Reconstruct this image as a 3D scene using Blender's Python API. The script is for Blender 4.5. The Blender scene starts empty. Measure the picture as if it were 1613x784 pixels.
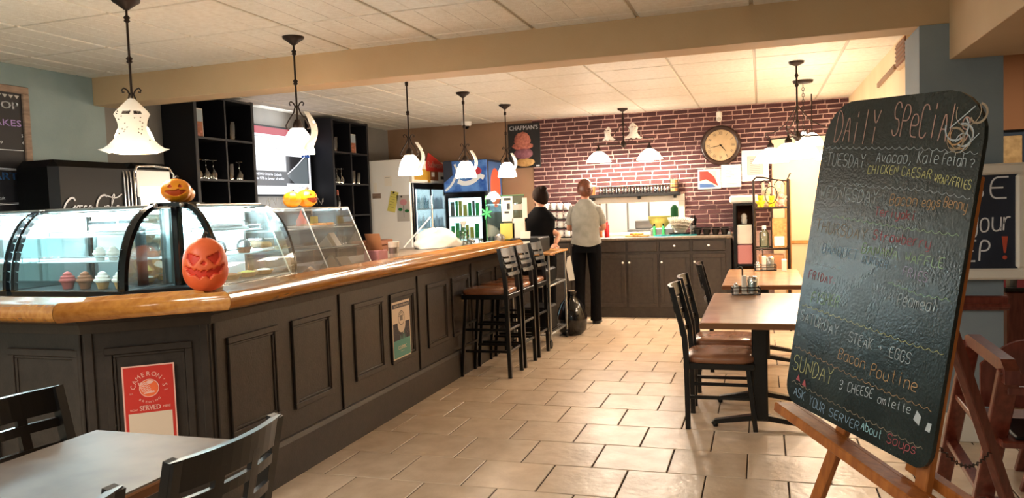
import bpy, math, random
from mathutils import Matrix, Vector
from math import sin, cos, pi, radians
random.seed(7)
S = bpy.context.scene
C = S.collection

# ---------------------------------------------------------------- camera
cam_d = bpy.data.cameras.new('camera'); cam_d.sensor_width = 36.0; cam_d.sensor_fit = 'HORIZONTAL'
cam_d.lens = 1211.0 / 1613.0 * 36.0; cam_d.clip_start = 0.05; cam_d.clip_end = 60
cam = bpy.data.objects.new('camera', cam_d); C.objects.link(cam)
def cam_matrix(yaw, pitch, roll, loc):
    f = Vector((cos(pitch)*sin(yaw), cos(pitch)*cos(yaw), sin(pitch)))
    r = f.cross(Vector((0, 0, 1))).normalized(); u = r.cross(f)
    r2 = r*cos(roll) + u*sin(roll); u2 = u*cos(roll) - r*sin(roll)
    return Matrix(((r2.x, u2.x, -f.x, loc[0]), (r2.y, u2.y, -f.y, loc[1]), (r2.z, u2.z, -f.z, loc[2]), (0, 0, 0, 1)))
cam.matrix_world = cam_matrix(-0.3149, -0.0555, -0.0365, (1.4955, -3.991, 1.42))
S.camera = cam

# ---------------------------------------------------------------- world, exposure
S.view_settings.view_transform = 'Standard'; S.view_settings.look = 'None'
S.view_settings.gamma = 1.0; S.view_settings.use_curve_mapping = False
S.view_settings.exposure = 0.62
W = bpy.data.worlds.new('world'); S.world = W; W.use_nodes = True
W.node_tree.nodes['Background'].inputs[0].default_value = (0.9, 0.85, 0.8, 1)
W.node_tree.nodes['Background'].inputs[1].default_value = 0.05

# ---------------------------------------------------------------- room lamps
WARM = (1.0, 0.86, 0.70); COOL = (0.80, 0.95, 1.0); NEUT = (1.0, 0.93, 0.84)
def area(name, loc, sx, sy, power, col, rot=(0, 0, 0)):
    l = bpy.data.lights.new(name, 'AREA'); l.shape = 'RECTANGLE'; l.size = sx; l.size_y = sy
    l.energy = power; l.color = col
    o = bpy.data.objects.new(name, l); C.objects.link(o); o.location = loc; o.rotation_euler = rot
    return o
def point(name, loc, power, col, rad=0.05):
    l = bpy.data.lights.new(name, 'POINT'); l.energy = power; l.color = col; l.shadow_soft_size = rad
    o = bpy.data.objects.new(name, l); C.objects.link(o); o.location = loc
    return o
# ceiling fixtures of the dining room behind the photographer (their panels are built further down)
FIX = [(-1.3, -3.2), (1.6, -5.2), (-1.9, -5.4)]
for (x, y), e in zip(FIX, (34, 22, 50)): area('ceiling_light_lamp', (x, y, 2.515), 1.1, 0.5, e, NEUT)

# ---------------------------------------------------------------- materials
def lin(h):
    h = h.lstrip('#'); v = [int(h[i:i+2], 16)/255 for i in (0, 2, 4)]
    return [(c/12.92 if c <= 0.04045 else ((c+0.055)/1.055)**2.4) for c in v]
MT = {}
def mat(name, col, rough=0.5, metal=0.0, col2=None, scale=8.0, mix=1.0, bump=0.0, bscale=None, emis=0.0, spec=0.5,
        coat=0.0, stretch=None, randobj=0.0, ecol=None, detail=4.0, rvar=0.0):
    m = bpy.data.materials.new(name); m.use_nodes = True; nt = m.node_tree; N = nt.nodes; L = nt.links
    b = N['Principled BSDF']; b.inputs['Roughness'].default_value = rough; b.inputs['Metallic'].default_value = metal
    b.inputs['Specular IOR Level'].default_value = spec
    if coat: b.inputs['Coat Weight'].default_value = coat; b.inputs['Coat Roughness'].default_value = 0.08
    c1 = lin(col); b.inputs['Base Color'].default_value = (*c1, 1)
    need = col2 or bump or rvar
    if need:
        tc = N.new('ShaderNodeTexCoord'); mp = N.new('ShaderNodeMapping'); L.new(tc.outputs['Object'], mp.inputs[0])
        if stretch: mp.inputs['Scale'].default_value = stretch
        if randobj:
            oi = N.new('ShaderNodeObjectInfo'); vm = N.new('ShaderNodeVectorMath'); vm.operation = 'SCALE'
            vm.inputs[0].default_value = (37, 17, 11); L.new(oi.outputs['Random'], vm.inputs['Scale']); L.new(vm.outputs[0], mp.inputs['Location'])
        nz = N.new('ShaderNodeTexNoise'); nz.inputs['Scale'].default_value = scale; nz.inputs['Detail'].default_value = detail
        L.new(mp.outputs[0], nz.inputs['Vector'])
        rp = N.new('ShaderNodeValToRGB'); rp.color_ramp.elements[0].position = 0.35; rp.color_ramp.elements[1].position = 0.65
        c2 = lin(col2 or col)
        rp.color_ramp.elements[0].color = (*c1, 1); rp.color_ramp.elements[1].color = (*[a*(1-mix)+d*mix for a, d in zip(c1, c2)], 1)
        L.new(nz.outputs['Fac'], rp.inputs[0]); out = rp.outputs[0]
        if randobj:
            hs = N.new('ShaderNodeHueSaturation'); mr = N.new('ShaderNodeMapRange')
            mr.inputs['To Min'].default_value = 1-randobj; mr.inputs['To Max'].default_value = 1+randobj
            L.new(oi.outputs['Random'], mr.inputs[0]); L.new(mr.outputs[0], hs.inputs['Value']); L.new(out, hs.inputs['Color']); out = hs.outputs[0]
        L.new(out, b.inputs['Base Color'])
        if rvar:
            m2 = N.new('ShaderNodeMapRange'); m2.inputs['To Min'].default_value = rough; m2.inputs['To Max'].default_value = rough+rvar
            L.new(nz.outputs['Fac'], m2.inputs[0]); L.new(m2.outputs[0], b.inputs['Roughness'])
        if bump:
            n2 = N.new('ShaderNodeTexNoise'); n2.inputs['Scale'].default_value = bscale or scale*3; n2.inputs['Detail'].default_value = 5
            L.new(mp.outputs[0], n2.inputs['Vector'])
            bp = N.new('ShaderNodeBump'); bp.inputs['Strength'].default_value = bump; bp.inputs['Distance'].default_value = 0.01
            L.new(n2.outputs['Fac'], bp.inputs['Height']); L.new(bp.outputs[0], b.inputs['Normal'])
    if emis:
        e = lin(ecol or col); b.inputs['Emission Color'].default_value = (*e, 1); b.inputs['Emission Strength'].default_value = emis
    MT[name] = m; return m
def glass(name, tint='ffffff', refl=0.18, rough=0.02):
    m = bpy.data.materials.new(name); m.use_nodes = True; nt = m.node_tree; N = nt.nodes; L = nt.links
    N.remove(N['Principled BSDF']); o = N['Material Output']
    t = N.new('ShaderNodeBsdfTransparent'); t.inputs[0].default_value = (*lin(tint), 1)
    g = N.new('ShaderNodeBsdfGlossy'); g.inputs['Roughness'].default_value = rough
    fr = N.new('ShaderNodeFresnel'); fr.inputs[0].default_value = 1.5
    ad = N.new('ShaderNodeMath'); ad.operation = 'MULTIPLY_ADD'; ad.inputs[1].default_value = 0.8; ad.inputs[2].default_value = refl
    mx = N.new('ShaderNodeMixShader'); L.new(fr.outputs[0], ad.inputs[0]); L.new(ad.outputs[0], mx.inputs[0])
    L.new(t.outputs[0], mx.inputs[1]); L.new(g.outputs[0], mx.inputs[2]); L.new(mx.outputs[0], o.inputs[0])
    MT[name] = m; return m
mat('paint_blue', '8A9C9C', 0.75, col2='7F9292', scale=3, bump=0.12, bscale=90)
mat('paint_slate', '8A979F', 0.7, col2='808D95', scale=3, bump=0.1, bscale=90)
mat('paint_grey', '8C867E', 0.8, col2='827C74', scale=3, bump=0.1, bscale=90)
mat('paint_tan', '917259', 0.75, col2='876A50', scale=3, bump=0.1, bscale=90)
mat('paint_beam', 'CDB08A', 0.7, col2='C4A680', scale=2, bump=0.1, bscale=90)
mat('paint_cream', 'E8D3AE', 0.7, col2='DFC8A2', scale=2, bump=0.08, bscale=90)
mat('paint_rust', '8A5A34', 0.8)
mat('paint_navy', '1E2B38', 0.7)
mat('white_trim', 'E6E0D4', 0.5)
mat('ceiling_grid', 'C4BCAE', 0.6)
mat('ceiling_fleck', 'E6E2D8', 0.55, col2='DCD6CA', scale=30, bump=0.35, bscale=130, randobj=0.025)
mat('mortar', 'D2B2AA', 0.9, col2='B8968C', scale=60, bump=0.3, bscale=200)
mat('brick_clay', '5C3638', 0.85, col2='432629', scale=40, bump=0.6, bscale=160, randobj=0.28)
mat('grout', '4A3A2E', 0.85)
mat('floor_stone', 'D2BEA6', 0.26, col2='C0AA90', scale=7, bump=0.35, bscale=22, randobj=0.06, rvar=0.15)
mat('bar_paint', '302822', 0.45, col2='27201B', scale=22, bump=0.12, bscale=90)
mat('cab_paint', '3A322B', 0.5, col2='302822', scale=22, bump=0.1, bscale=90)
mat('oak_gloss', 'C88A40', 0.16, col2='AE7030', scale=5, stretch=(9, 1.2, 9), bump=0.02, coat=0.6, detail=8)
mat('oak_trim', 'C8924E', 0.4, col2='AE7A3C', scale=6, stretch=(8, 8, 1))
mat('easel_wood', 'A8642A', 0.4, col2='8A4C1C', scale=9, stretch=(6, 6, 1), detail=7)
mat('dark_red_wood', '74382A', 0.33, col2='5A2418', scale=9, stretch=(6, 6, 1), coat=0.2)
mat('walnut_top', 'A07650', 0.26, col2='88603C', scale=7, bump=0.02, coat=0.3, rvar=0.1)
mat('walnut_edge', '7A4E2C', 0.35)
mat('grey_top', '5A4F45', 0.46, col2='453B33', spec=0.32, scale=6, coat=0.0, detail=7)
mat('laminate_top', '8D8072', 0.35, col2='756A5E', scale=40)
mat('black_metal', '0C0A09', 0.32, spec=0.4)
mat('black_plastic', '08080A', 0.45, spec=0.3)
mat('black_gloss', '0B0B0D', 0.12); mat('cooler_black', '030304', 0.4, spec=0.2)
mat('dark_shelf', '0C0C12', 0.5, spec=0.35)
mat('iron', '2A1E17', 0.5, metal=0.6)
mat('chrome', 'C8C8C8', 0.15, metal=1.0)
mat('steel', '9A9A98', 0.35, metal=0.8)
mat('vinyl_brown', '9A6A4E', 0.25, col2='8A5C42', scale=12)
mat('white_plastic', 'E8E6E0', 0.4)
mat('white_gloss', 'F2F2EE', 0.15)
mat('paper', 'EDE8DC', 0.8)
mat('paper_grey', 'B9B6B0', 0.8)
mat('ink', '3A3A3A', 0.8)
mat('slate_board', '161E1C', 0.17, col2='232B28', scale=5, bump=0.12, bscale=140, spec=0.42, rvar=0.18, detail=8)
mat('navy_board', '171E2E', 0.5, col2='20283A', scale=5)
mat('menu_black', '17161A', 0.6)
mat('barn_wood', '9A8370', 0.7, col2='7E6858', scale=10, stretch=(1, 1, 5))
for k, h in dict(p='A88478', w='A9B0B4', y='B9B47A', o='B08A62', r='A04A4E', t='94826C', g='93AE84', b='7F98AC', v='9D90A8', c='8FB8C0').items():
    mat('chalk_'+k, h, 0.9)
mat('chalk_white', 'E4E6EA', 0.9); mat('chalk_violet', 'A58AC8', 0.9); mat('chalk_blue', '4D86C6', 0.9); mat('chalk_mint', '8FD0B4', 0.9); mat('chalk_red', 'C05038', 0.9); mat('chalk_sand', 'A08478', 0.9)
mat('sign_red', 'C2332A', 0.4); mat('sign_pink', 'E8B6A8', 0.5); mat('sign_beige', 'D8C4AE', 0.5); mat('sign_navy', '231F2E', 0.5); mat('sign_teal', '4E8C82', 0.5); mat('sign_black', '100D0E', 0.35)
mat('scoop_pink', 'B5705E', 0.6, col2='8C4A40', scale=30); mat('scoop_plum', '8A5A66', 0.6, col2='6C404E', scale=30); mat('cone', 'C09A62', 0.6, col2='A07C48', scale=20)
mat('pumpkin_orange', 'F0703E', 0.45, col2='E06034', scale=6); mat('pumpkin_cut', 'D23A22', 0.5); mat('pumpkin_pale', 'E89A70', 0.45)
mat('pumpkin_gold', 'F2A01C', 0.35, col2='E8860C', scale=5); mat('pumpkin_inside', 'C24A10', 0.5)
mat('stem_green', '3C4A34', 0.7); mat('stem_dark', '2A2620', 0.7)
mat('ghost_white', 'F0EEEA', 0.5); _m = MT['ghost_white'].node_tree; _t = _m.nodes.new('ShaderNodeBsdfTranslucent'); _t.inputs[0].default_value = (.9, .88, .84, 1); _x = _m.nodes.new('ShaderNodeMixShader'); _x.inputs[0].default_value = .3; _m.links.new(_m.nodes['Principled BSDF'].outputs[0], _x.inputs[1]); _m.links.new(_t.outputs[0], _x.inputs[2]); _m.links.new(_x.outputs[0], _m.nodes['Material Output'].inputs[0]); mat('ghost_spot', '1A1A1A', 0.6)
mat('shade_glow', 'FFE9C8', 0.5, emis=9.0, ecol='FFEBD2')
mat('cool_glow', 'EAFBFF', 0.5, emis=30.0, ecol='DDF6FF')
mat('cooler_glow', 'EAFBFF', 0.5, emis=2.2, ecol='DDF2FF')
mat('panel_glow', 'FFF6E6', 0.5, emis=5.0)
mat('screen_white', '0A0A0C', 0.3, emis=0.95, ecol='F4F6FF'); mat('screen_red', '0A0A0C', 0.3, emis=0.45, ecol='E01838'); mat('screen_grey', '0A0A0C', 0.3, emis=0.12, ecol='5A6068')
mat('screen_blue', '0A0A0C', 0.3, emis=0.5, ecol='2458B0'); mat('screen_road', '0A0A0C', 0.3, emis=0.35, ecol='98A4AA'); mat('screen_ink', '303030', 0.4, emis=0.12, ecol='303030')
mat('sign_lit_blue', '1E4FA8', 0.3, col2='5E90D8', scale=9, emis=0.0); mat('sign_lit_white', 'E8EEF4', 0.3); mat('sign_lit_red', 'C03040', 0.4)
mat('poster_orange', 'C8543A', 0.5); mat('gold', 'C89A3A', 0.4); mat('yellow', 'E8C820', 0.5); mat('note_yellow', 'D8CC6A', 0.8)
mat('teal_cloth', '2AA6B4', 0.85, col2='1C8E9C', scale=30); mat('leaf_green', '38A860', 0.6); mat('dark_leaf', '1C6A34', 0.6); mat('kraft', 'A8744E', 0.8); mat('pink', 'C88A90', 0.6); mat('purple', '7A4AA0', 0.5)
mat('frosting', 'F0E8E0', 0.5); mat('cake_brown', '8A5434', 0.7); mat('cake_red', 'A04A44', 0.7); mat('pastry', 'C89A5C', 0.65, col2='A87840', scale=30)
mat('clock_rim', '3A241C', 0.35, col2='2A1812', scale=10); mat('clock_face', 'BCA37E', 0.6, col2='A88E68', scale=6)
mat('ketchup', 'B8141C', 0.3); mat('tin_dark', '3A3633', 0.35, metal=0.6); mat('copper', 'B0683C', 0.3, metal=0.7)
mat('skin', 'C98F74', 0.55); mat('hair_dark', '20120C', 0.85, spec=0.1, col2='160C08', scale=60, stretch=(1, 1, .2)); mat('hair_auburn', '6A3A22', 0.45, col2='4A2412', scale=60, stretch=(1, 1, .2))
mat('tee_grey', '8E8D86', 0.85, col2='7F7E78', scale=12, bump=0.3, bscale=25); mat('tee_black', '09080B', 0.9, spec=0.1, bump=0.2, bscale=25); mat('trouser_black', '060608', 0.9, spec=0.1, bump=0.2, bscale=25); mat('shoe_black', '0C0B0B', 0.4)
mat('plush_cream', 'D8C0A0', 0.95, bump=0.8, bscale=150); mat('plush_pink', 'CF9A86', 0.95, bump=0.8, bscale=150); mat('plush_yellow', 'E8CC28', 0.95, bump=0.8, bscale=150)
mat('box_blue', '3A5A8C', 0.6); mat('book_red', '8C2A2A', 0.6)
mat('salt', 'EDEAE4', 0.6)
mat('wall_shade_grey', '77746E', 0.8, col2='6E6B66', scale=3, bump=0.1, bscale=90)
glass('frosted', 'F4FCFC', 0.10)
_m = MT['frosted'].node_tree; _g = [n for n in _m.nodes if n.type == 'BSDF_GLOSSY'][0]; _o = _m.nodes['Material Output']; _d = _m.nodes.new('ShaderNodeBsdfDiffuse'); _d.inputs[0].default_value = (.86, .92, .93, 1); _x = _m.nodes.new('ShaderNodeMixShader'); _x.inputs[0].default_value = .45; _m.links.new(_o.inputs[0].links[0].from_socket, _x.inputs[1]); _m.links.new(_d.outputs[0], _x.inputs[2]); _m.links.new(_x.outputs[0], _o.inputs[0])
glass('glass_clear', 'F4FCFC', 0.06); glass('glass_case', 'E8F6F6', 0.07); glass('acrylic', 'F2F4F6', 0.10, 0.04); glass('glass_green', 'DDF2E6', 0.08); glass('bottle_glass', 'E8F0F0', 0.22)

# ---------------------------------------------------------------- mesh builder
GL = {}
def glyph(s):
    if s not in GL:
        cu = bpy.data.curves.new('glyph', 'FONT'); cu.body = s; cu.size = 1.0; cu.resolution_u = 2
        ob = bpy.data.objects.new('glyph', cu); me = bpy.data.meshes.new_from_object(ob)
        vs = [tuple(v.co) for v in me.vertices]; fs = [tuple(p.vertices) for p in me.polygons]
        w = (max(v[0] for v in vs)-min(v[0] for v in vs)) if vs else 0.3
        x0 = min(v[0] for v in vs) if vs else 0
        GL[s] = (vs, fs, w, x0); bpy.data.meshes.remove(me); bpy.data.objects.remove(ob); bpy.data.curves.remove(cu)
    return GL[s]
FONT = {}
for ln in '''A:02 28 42;14 34|B:02 08 38 47 46 35 05;35 44 43 32 02|C:47 38 18 07 03 12 32 43|D:02 08 28 46 44 22 02|E:48 08 02 42;05 35|F:48 08 02;05 35|G:47 38 18 07 03 12 32 43 45 25|H:02 08;42 48;05 45|I:22 28|J:48 43 32 12 03|K:02 08;48 05 42|L:08 02 42|M:02 08 25 48 42|N:02 08 42 48|O:12 03 07 18 38 47 43 32 12|P:02 08 38 47 46 35 05|Q:12 03 07 18 38 47 43 32 12;24 41|R:02 08 38 47 46 35 05;25 42|S:47 38 18 07 06 15 35 44 43 32 12 03|T:08 48;28 22|U:08 03 12 32 43 48|V:08 22 48|W:08 12 26 32 48|X:08 42;02 48|Y:08 25 48;25 22|Z:08 48 02 42|a:46 16 05 03 12 32 44;46 42|b:08 02 32 43 45 36 06|c:45 36 16 05 03 12 32 43|d:48 42 12 03 05 16 46|e:04 44 45 36 16 05 03 12 42|f:38 27 22;16 36|g:42 12 03 05 16 46 41 30 10|h:08 02;05 16 36 45 42|i:26 22;28 27|j:26 21 10;28 27|k:08 02;46 04 42|l:28 22|m:02 06;05 16 25 22;25 36 45 42|n:02 06;05 16 36 45 42|o:12 03 05 16 36 45 43 32 12|p:00 06 36 45 43 32 02|q:40 46 16 05 03 12 42|r:02 06;04 16 36|s:45 36 16 05 14 34 43 32 12 03|t:28 23 32;16 36|u:06 03 12 32 43;46 42|v:06 22 46|w:06 12 25 32 46|x:06 42;02 46|y:06 03 12 42;46 41 30 10|z:06 46 02 42|0:12 03 07 18 38 47 43 32 12|1:17 28 22|2:07 18 38 47 46 02 42|3:07 18 38 47 46 35 15;35 44 43 32 12 03|4:32 38 04 44|5:48 08 05 35 44 43 32 02|6:38 18 06 03 12 32 43 44 35 05|7:08 48 12|8:15 06 07 18 38 47 46 35 15 04 03 12 32 43 44 35|9:12 32 43 47 38 18 07 06 15 45|.:22 23|,:23 11|!:28 24;22 23|?:07 18 38 47 46 24;22 23|+:15 35;24 26|/:02 48|-:15 35|&:42 06 07 18 27 26 04 03 12 22 44|$:47 38 18 07 06 15 35 44 43 32 12 03;29 21'''.split('|'):
    FONT[ln[0]] = [[(int(p[0])/4, (int(p[1])-2)/6) for p in st.split()] for st in ln[2:].split(';')]
FONT[':'] = [[(.5, .2), (.5, .3)], [(.5, .6), (.5, .7)]]
FONT["'"] = [[(.5, 1), (.5, .8)]]
def chaikin(p):
    if len(p) < 3: return p
    q = [p[0]]
    for a, b in zip(p, p[1:]): q += [(a[0]*.75+b[0]*.25, a[1]*.75+b[1]*.25), (a[0]*.25+b[0]*.75, a[1]*.25+b[1]*.75)]
    q.append(p[-1]); return q
def frame(o, x, y):
    x = Vector(x).normalized(); y = Vector(y).normalized(); z = x.cross(y).normalized()
    return Matrix(((x.x, y.x, z.x, o[0]), (x.y, y.y, z.y, o[1]), (x.z, y.z, z.z, o[2]), (0, 0, 0, 1)))
def T(x, y, z): return Matrix.Translation((x, y, z))
def RZ(a): return Matrix.Rotation(a, 4, 'Z')
def RX(a): return Matrix.Rotation(a, 4, 'X')
def RY(a): return Matrix.Rotation(a, 4, 'Y')
PM = {}
class MB:
    def __init__(s, T0=None): s.v = []; s.f = []; s.m = []; s.s = []; s.T = T0 or Matrix(); s.k = 0
    def add(s, vs, fs, smooth=False):
        n = len(s.v); s.v += [s.T @ Vector(v) for v in vs]
        for f in fs: s.f.append(tuple(i+n for i in f)); s.m.append(s.k); s.s.append(smooth)
        return s
    def mt(s, k): s.k = k; return s
    def box(s, x0, x1, y0, y1, z0, z1, b=0.0, M=None):
        T0 = s.T
        if M is not None: s.T = s.T @ M
        if x0 > x1: x0, x1 = x1, x0
        if y0 > y1: y0, y1 = y1, y0
        if z0 > z1: z0, z1 = z1, z0
        b = min(b, (x1-x0)*.45, (y1-y0)*.45, (z1-z0)*.45)
        if b <= 0:
            vs = [(x, y, z) for z in (z0, z1) for y in (y0, y1) for x in (x0, x1)]
            s.add(vs, [(0, 2, 3, 1), (4, 5, 7, 6), (0, 1, 5, 4), (2, 6, 7, 3), (0, 4, 6, 2), (1, 3, 7, 5)])
        else:
            lo = (x0, y0, z0); hi = (x1, y1, z1); vs = []; idx = {}
            for c in range(8):
                sg = [(c >> i) & 1 for i in range(3)]
                for ax in range(3):
                    p = []
                    for i in range(3):
                        e = hi[i] if sg[i] else lo[i]
                        p.append(e if i == ax else (e-b if sg[i] else e+b))
                    idx[(c, ax)] = len(vs); vs.append(tuple(p))
            fs = []
            for ax in range(3):
                o1, o2 = [(1, 2), (2, 0), (0, 1)][ax]
                for sd in (0, 1):
                    cs = [(sd << ax) | (a << o1) | (d << o2) for a, d in ((0, 0), (1, 0), (1, 1), (0, 1))]
                    f = [idx[(c, ax)] for c in cs]; fs.append(tuple(f if sd else f[::-1]))
            for ax in range(3):
                o1, o2 = [(1, 2), (2, 0), (0, 1)][ax]
                for a in (0, 1):
                    for d in (0, 1):
                        c0 = (a << o1) | (d << o2); c1 = c0 | (1 << ax)
                        f = [idx[(c0, o1)], idx[(c1, o1)], idx[(c1, o2)], idx[(c0, o2)]]
                        fs.append(tuple(f if (a == d) == True else f[::-1]))
            for c in range(8):
                f = (idx[(c, 0)], idx[(c, 1)], idx[(c, 2)]); par = bin(c).count('1') % 2
                fs.append(f if par else f[::-1])
            s.add(vs, fs)
        s.T = T0; return s
    def cb(s, cx, cy, cz, sx, sy, sz, b=0.0, M=None):
        return s.box(-sx/2, sx/2, -sy/2, sy/2, -sz/2, sz/2, b, T(cx, cy, cz) @ (M if M is not None else Matrix()))
    def lathe(s, pr, c=(0, 0, 0), n=16, M=None, sq=1.0, cap=True, squ=0.0, smooth=True):
        vs = []; T0 = s.T; s.T = s.T @ T(*c) @ (M if M is not None else Matrix())
        for r, z in pr:
            for i in range(n):
                a = 2*pi*i/n; q = 1.0
                if squ: q = 1+squ*(abs(sin(2*a))**2)*.41
                vs.append((r*q*cos(a), r*q*sin(a)*sq, z))
        fs = []
        for j in range(len(pr)-1):
            for i in range(n): fs.append((j*n+i, j*n+(i+1) % n, (j+1)*n+(i+1) % n, (j+1)*n+i))
        s.add(vs, fs, smooth)
        if cap:
            if pr[0][0] > 1e-4: s.add([vs[i] for i in range(n)], [tuple(range(n))[::-1]])
            if pr[-1][0] > 1e-4: s.add([vs[(len(pr)-1)*n+i] for i in range(n)], [tuple(range(n))])
        s.T = T0; return s
    def cyl(s, c, r, h, n=16, M=None, smooth=True): return s.lathe([(r, 0), (r, h)], c, n, M, smooth=smooth)
    def ell(s, c, rx, ry, rz, n=14, m=8, M=None):
        T0 = s.T; s.T = s.T @ T(*c) @ (M if M is not None else Matrix()) @ Matrix.Diagonal((rx, ry, rz, 1))
        s.lathe([(sin(pi*j/m), -cos(pi*j/m)) for j in range(m+1)], n=n, cap=False); s.T = T0; return s
    def tube(s, pts, r, n=8, cap=True, flat=1.0):
        P = [Vector(p) for p in pts]; R = r if isinstance(r, (list, tuple)) else [r]*len(P)
        vs = []; up = None
        for i, p in enumerate(P):
            d = (P[min(i+1, len(P)-1)]-P[max(i-1, 0)])
            if d.length < 1e-9: d = Vector((0, 0, 1))
            d.normalize()
            if up is None: up = Vector((0, 0, 1)) if abs(d.z) < .9 else Vector((1, 0, 0))
            a = up.cross(d)
            if a.length < 1e-4: a = Vector((1, 0, 0)).cross(d)
            a.normalize(); b = d.cross(a); up = b
            for k in range(n):
                t = 2*pi*k/n+pi/n; vs.append(tuple(p+a*(R[i]*cos(t))+b*(R[i]*sin(t)*flat)))
        fs = [(j*n+i, j*n+(i+1) % n, (j+1)*n+(i+1) % n, (j+1)*n+i) for j in range(len(P)-1) for i in range(n)]
        s.add(vs, fs, n > 4)
        if cap: s.add(vs[:n], [tuple(range(n))[::-1]]); s.add(vs[-n:], [tuple(range(n))])
        return s
    def bar(s, a, b, w, h=None, up=(0, 0, 1)):
        a = Vector(a); b = Vector(b); d = (b-a); L = d.length; d.normalize(); u = Vector(up)
        if abs(d.dot(u)) > .98: u = Vector((0, 1, 0))
        x = u.cross(d).normalized(); y = d.cross(x); h = h or w
        M = Matrix(((x.x, y.x, d.x, a.x), (x.y, y.y, d.y, a.y), (x.z, y.z, d.z, a.z), (0, 0, 0, 1)))
        return s.box(-w/2, w/2, -h/2, h/2, 0, L, min(w, h)*.12, M)
    def prism(s, poly, z0, z1, M=None):
        T0 = s.T
        if M is not None: s.T = s.T @ M
        n = len(poly); vs = [(p[0], p[1], z0) for p in poly]+[(p[0], p[1], z1) for p in poly]
        s.add(vs, [tuple(range(n))[::-1], tuple(range(n, 2*n))]+[(i, (i+1) % n, n+(i+1) % n, n+i) for i in range(n)]); s.T = T0; return s
    def poly(s, pts, z=0.0): s.add([(p[0], p[1], z) for p in pts], [tuple(range(len(pts)))]); return s
    def rect(s, x0, x1, y0, y1, z=0.0): return s.poly([(x0, y0), (x1, y0), (x1, y1), (x0, y1)], z)
    def disc(s, cx, cy, rx, ry=None, z=0.0, n=20): ry = ry or rx; return s.poly([(cx+rx*cos(2*pi*i/n), cy+ry*sin(2*pi*i/n)) for i in range(n)], z)
    def ring(s, cx, cy, r0, r1, z=0.0, n=28, a0=0.0, a1=2*pi):
        vs = []
        for i in range(n+1):
            a = a0+(a1-a0)*i/n; vs += [(cx+r0*cos(a), cy+r0*sin(a), z), (cx+r1*cos(a), cy+r1*sin(a), z)]
        s.add(vs, [(2*i, 2*i+1, 2*i+3, 2*i+2) for i in range(n)]); return s
    def line(s, pts, w, z=0.0):
        n = len(pts)
        if n < 2: return s
        vs = []
        for i in range(n):
            a = pts[max(i-1, 0)]; b = pts[min(i+1, n-1)]; dx, dy = b[0]-a[0], b[1]-a[1]; L = math.hypot(dx, dy) or 1
            nx, ny = -dy/L*w/2, dx/L*w/2; vs += [(pts[i][0]+nx, pts[i][1]+ny, z), (pts[i][0]-nx, pts[i][1]-ny, z)]
        s.add(vs, [(2*i, 2*i+1, 2*i+3, 2*i+2) for i in range(n-1)]); return s
    def hand(s, txt, x0, y0, x1, y1, h, w=0.0025, z=0.0, jit=0.03):
        n = len(txt); dx = (x1-x0)/n; dy = (y1-y0)/n; gw = dx*.72
        for i, ch in enumerate(txt):
            if ch not in FONT: continue
            jx, jy, js = (random.uniform(-jit, jit) for _ in range(3))
            for st in FONT[ch]:
                p = chaikin(chaikin(st)) if len(st) > 2 else st
                q = [(x0+dx*i+(u+jx+.12*v)*gw, y0+dy*i+(v*(1+js)+jy)*h+dy*u) for u, v in p]
                s.line(q, w, z)
        return s
    def text(s, txt, x, y, h, wid=None, al='l', z=0.0, bold=0.0):
        vs, fs, w, x0 = glyph(txt); k = h/0.70; kx = (wid/w) if wid else k
        ox = {'l': 0, 'c': -w*kx/2, 'r': -w*kx}[al]
        s.add([(x+ox+(v[0]-x0)*kx, y+v[1]*k, z) for v in vs], fs)
        if bold:
            for bx in (-bold, bold): s.add([(x+ox+bx+(v[0]-x0)*kx, y+v[1]*k, z+.0001) for v in vs], fs)
        return s
    def arc(s, txt, cx, cy, r, h, a0, a1, z=0.0, inv=False, kx=1.0):
        n = len(txt)
        for i, ch in enumerate(txt):
            a = a0+(a1-a0)*(i/(n-1)); vs, fs, w, x0 = glyph(ch); k = h/0.70
            t = a-pi/2 if not inv else a+pi/2
            ct, st = cos(t), sin(t); px, py = cx+r*cos(a), cy+r*sin(a)
            s.add([(px+((v[0]-x0-w/2)*k*kx)*ct-(v[1]-.35)*k*st, py+((v[0]-x0-w/2)*k*kx)*st+(v[1]-.35)*k*ct, z) for v in vs], fs)
        return s
    def build(s, name, mats, parent=None, world=True):
        me = bpy.data.meshes.new(name)
        vs = s.v
        if parent is not None and world and parent in PM:
            I = PM[parent]; vs = [I @ v for v in vs]
        me.from_pydata([tuple(v) for v in vs], [], s.f)
        if isinstance(mats, str): mats = [mats]
        for m in mats: me.materials.append(MT[m])
        me.polygons.foreach_set('material_index', s.m); me.polygons.foreach_set('use_smooth', s.s); me.update()
        o = bpy.data.objects.new(name, me); C.objects.link(o)
        if parent is not None: o.parent = parent
        if parent is not None and parent in PM: PM[o] = PM[parent]
        return o
def thing(name, label, cat, loc=(0, 0, 0), rz=0.0, group=None):
    o = bpy.data.objects.new(name, None); C.objects.link(o); o.location = loc; o.rotation_euler = (0, 0, rz)
    o.empty_display_size = .05
    o['label'] = label; o['category'] = cat
    if group: o['group'] = group
    PM[o] = (T(*loc) @ RZ(rz)).inverted(); return o
def tag(o, label, cat, group=None):
    o['label'] = label; o['category'] = cat
    if group: o['group'] = group
    return o
def solo(mb, name, mats, label, cat, loc=(0, 0, 0), group=None):
    me = mb; o = me.build(name, mats); 
    if loc != (0, 0, 0):
        for v in o.data.vertices: v.co -= Vector(loc)
        o.location = loc
    return tag(o, label, cat, group)
def struct(mb, name, mats, parent=None):
    o = mb.build(name, mats, parent)
    if parent is None: o['kind'] = 'structure'
    return o
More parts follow.
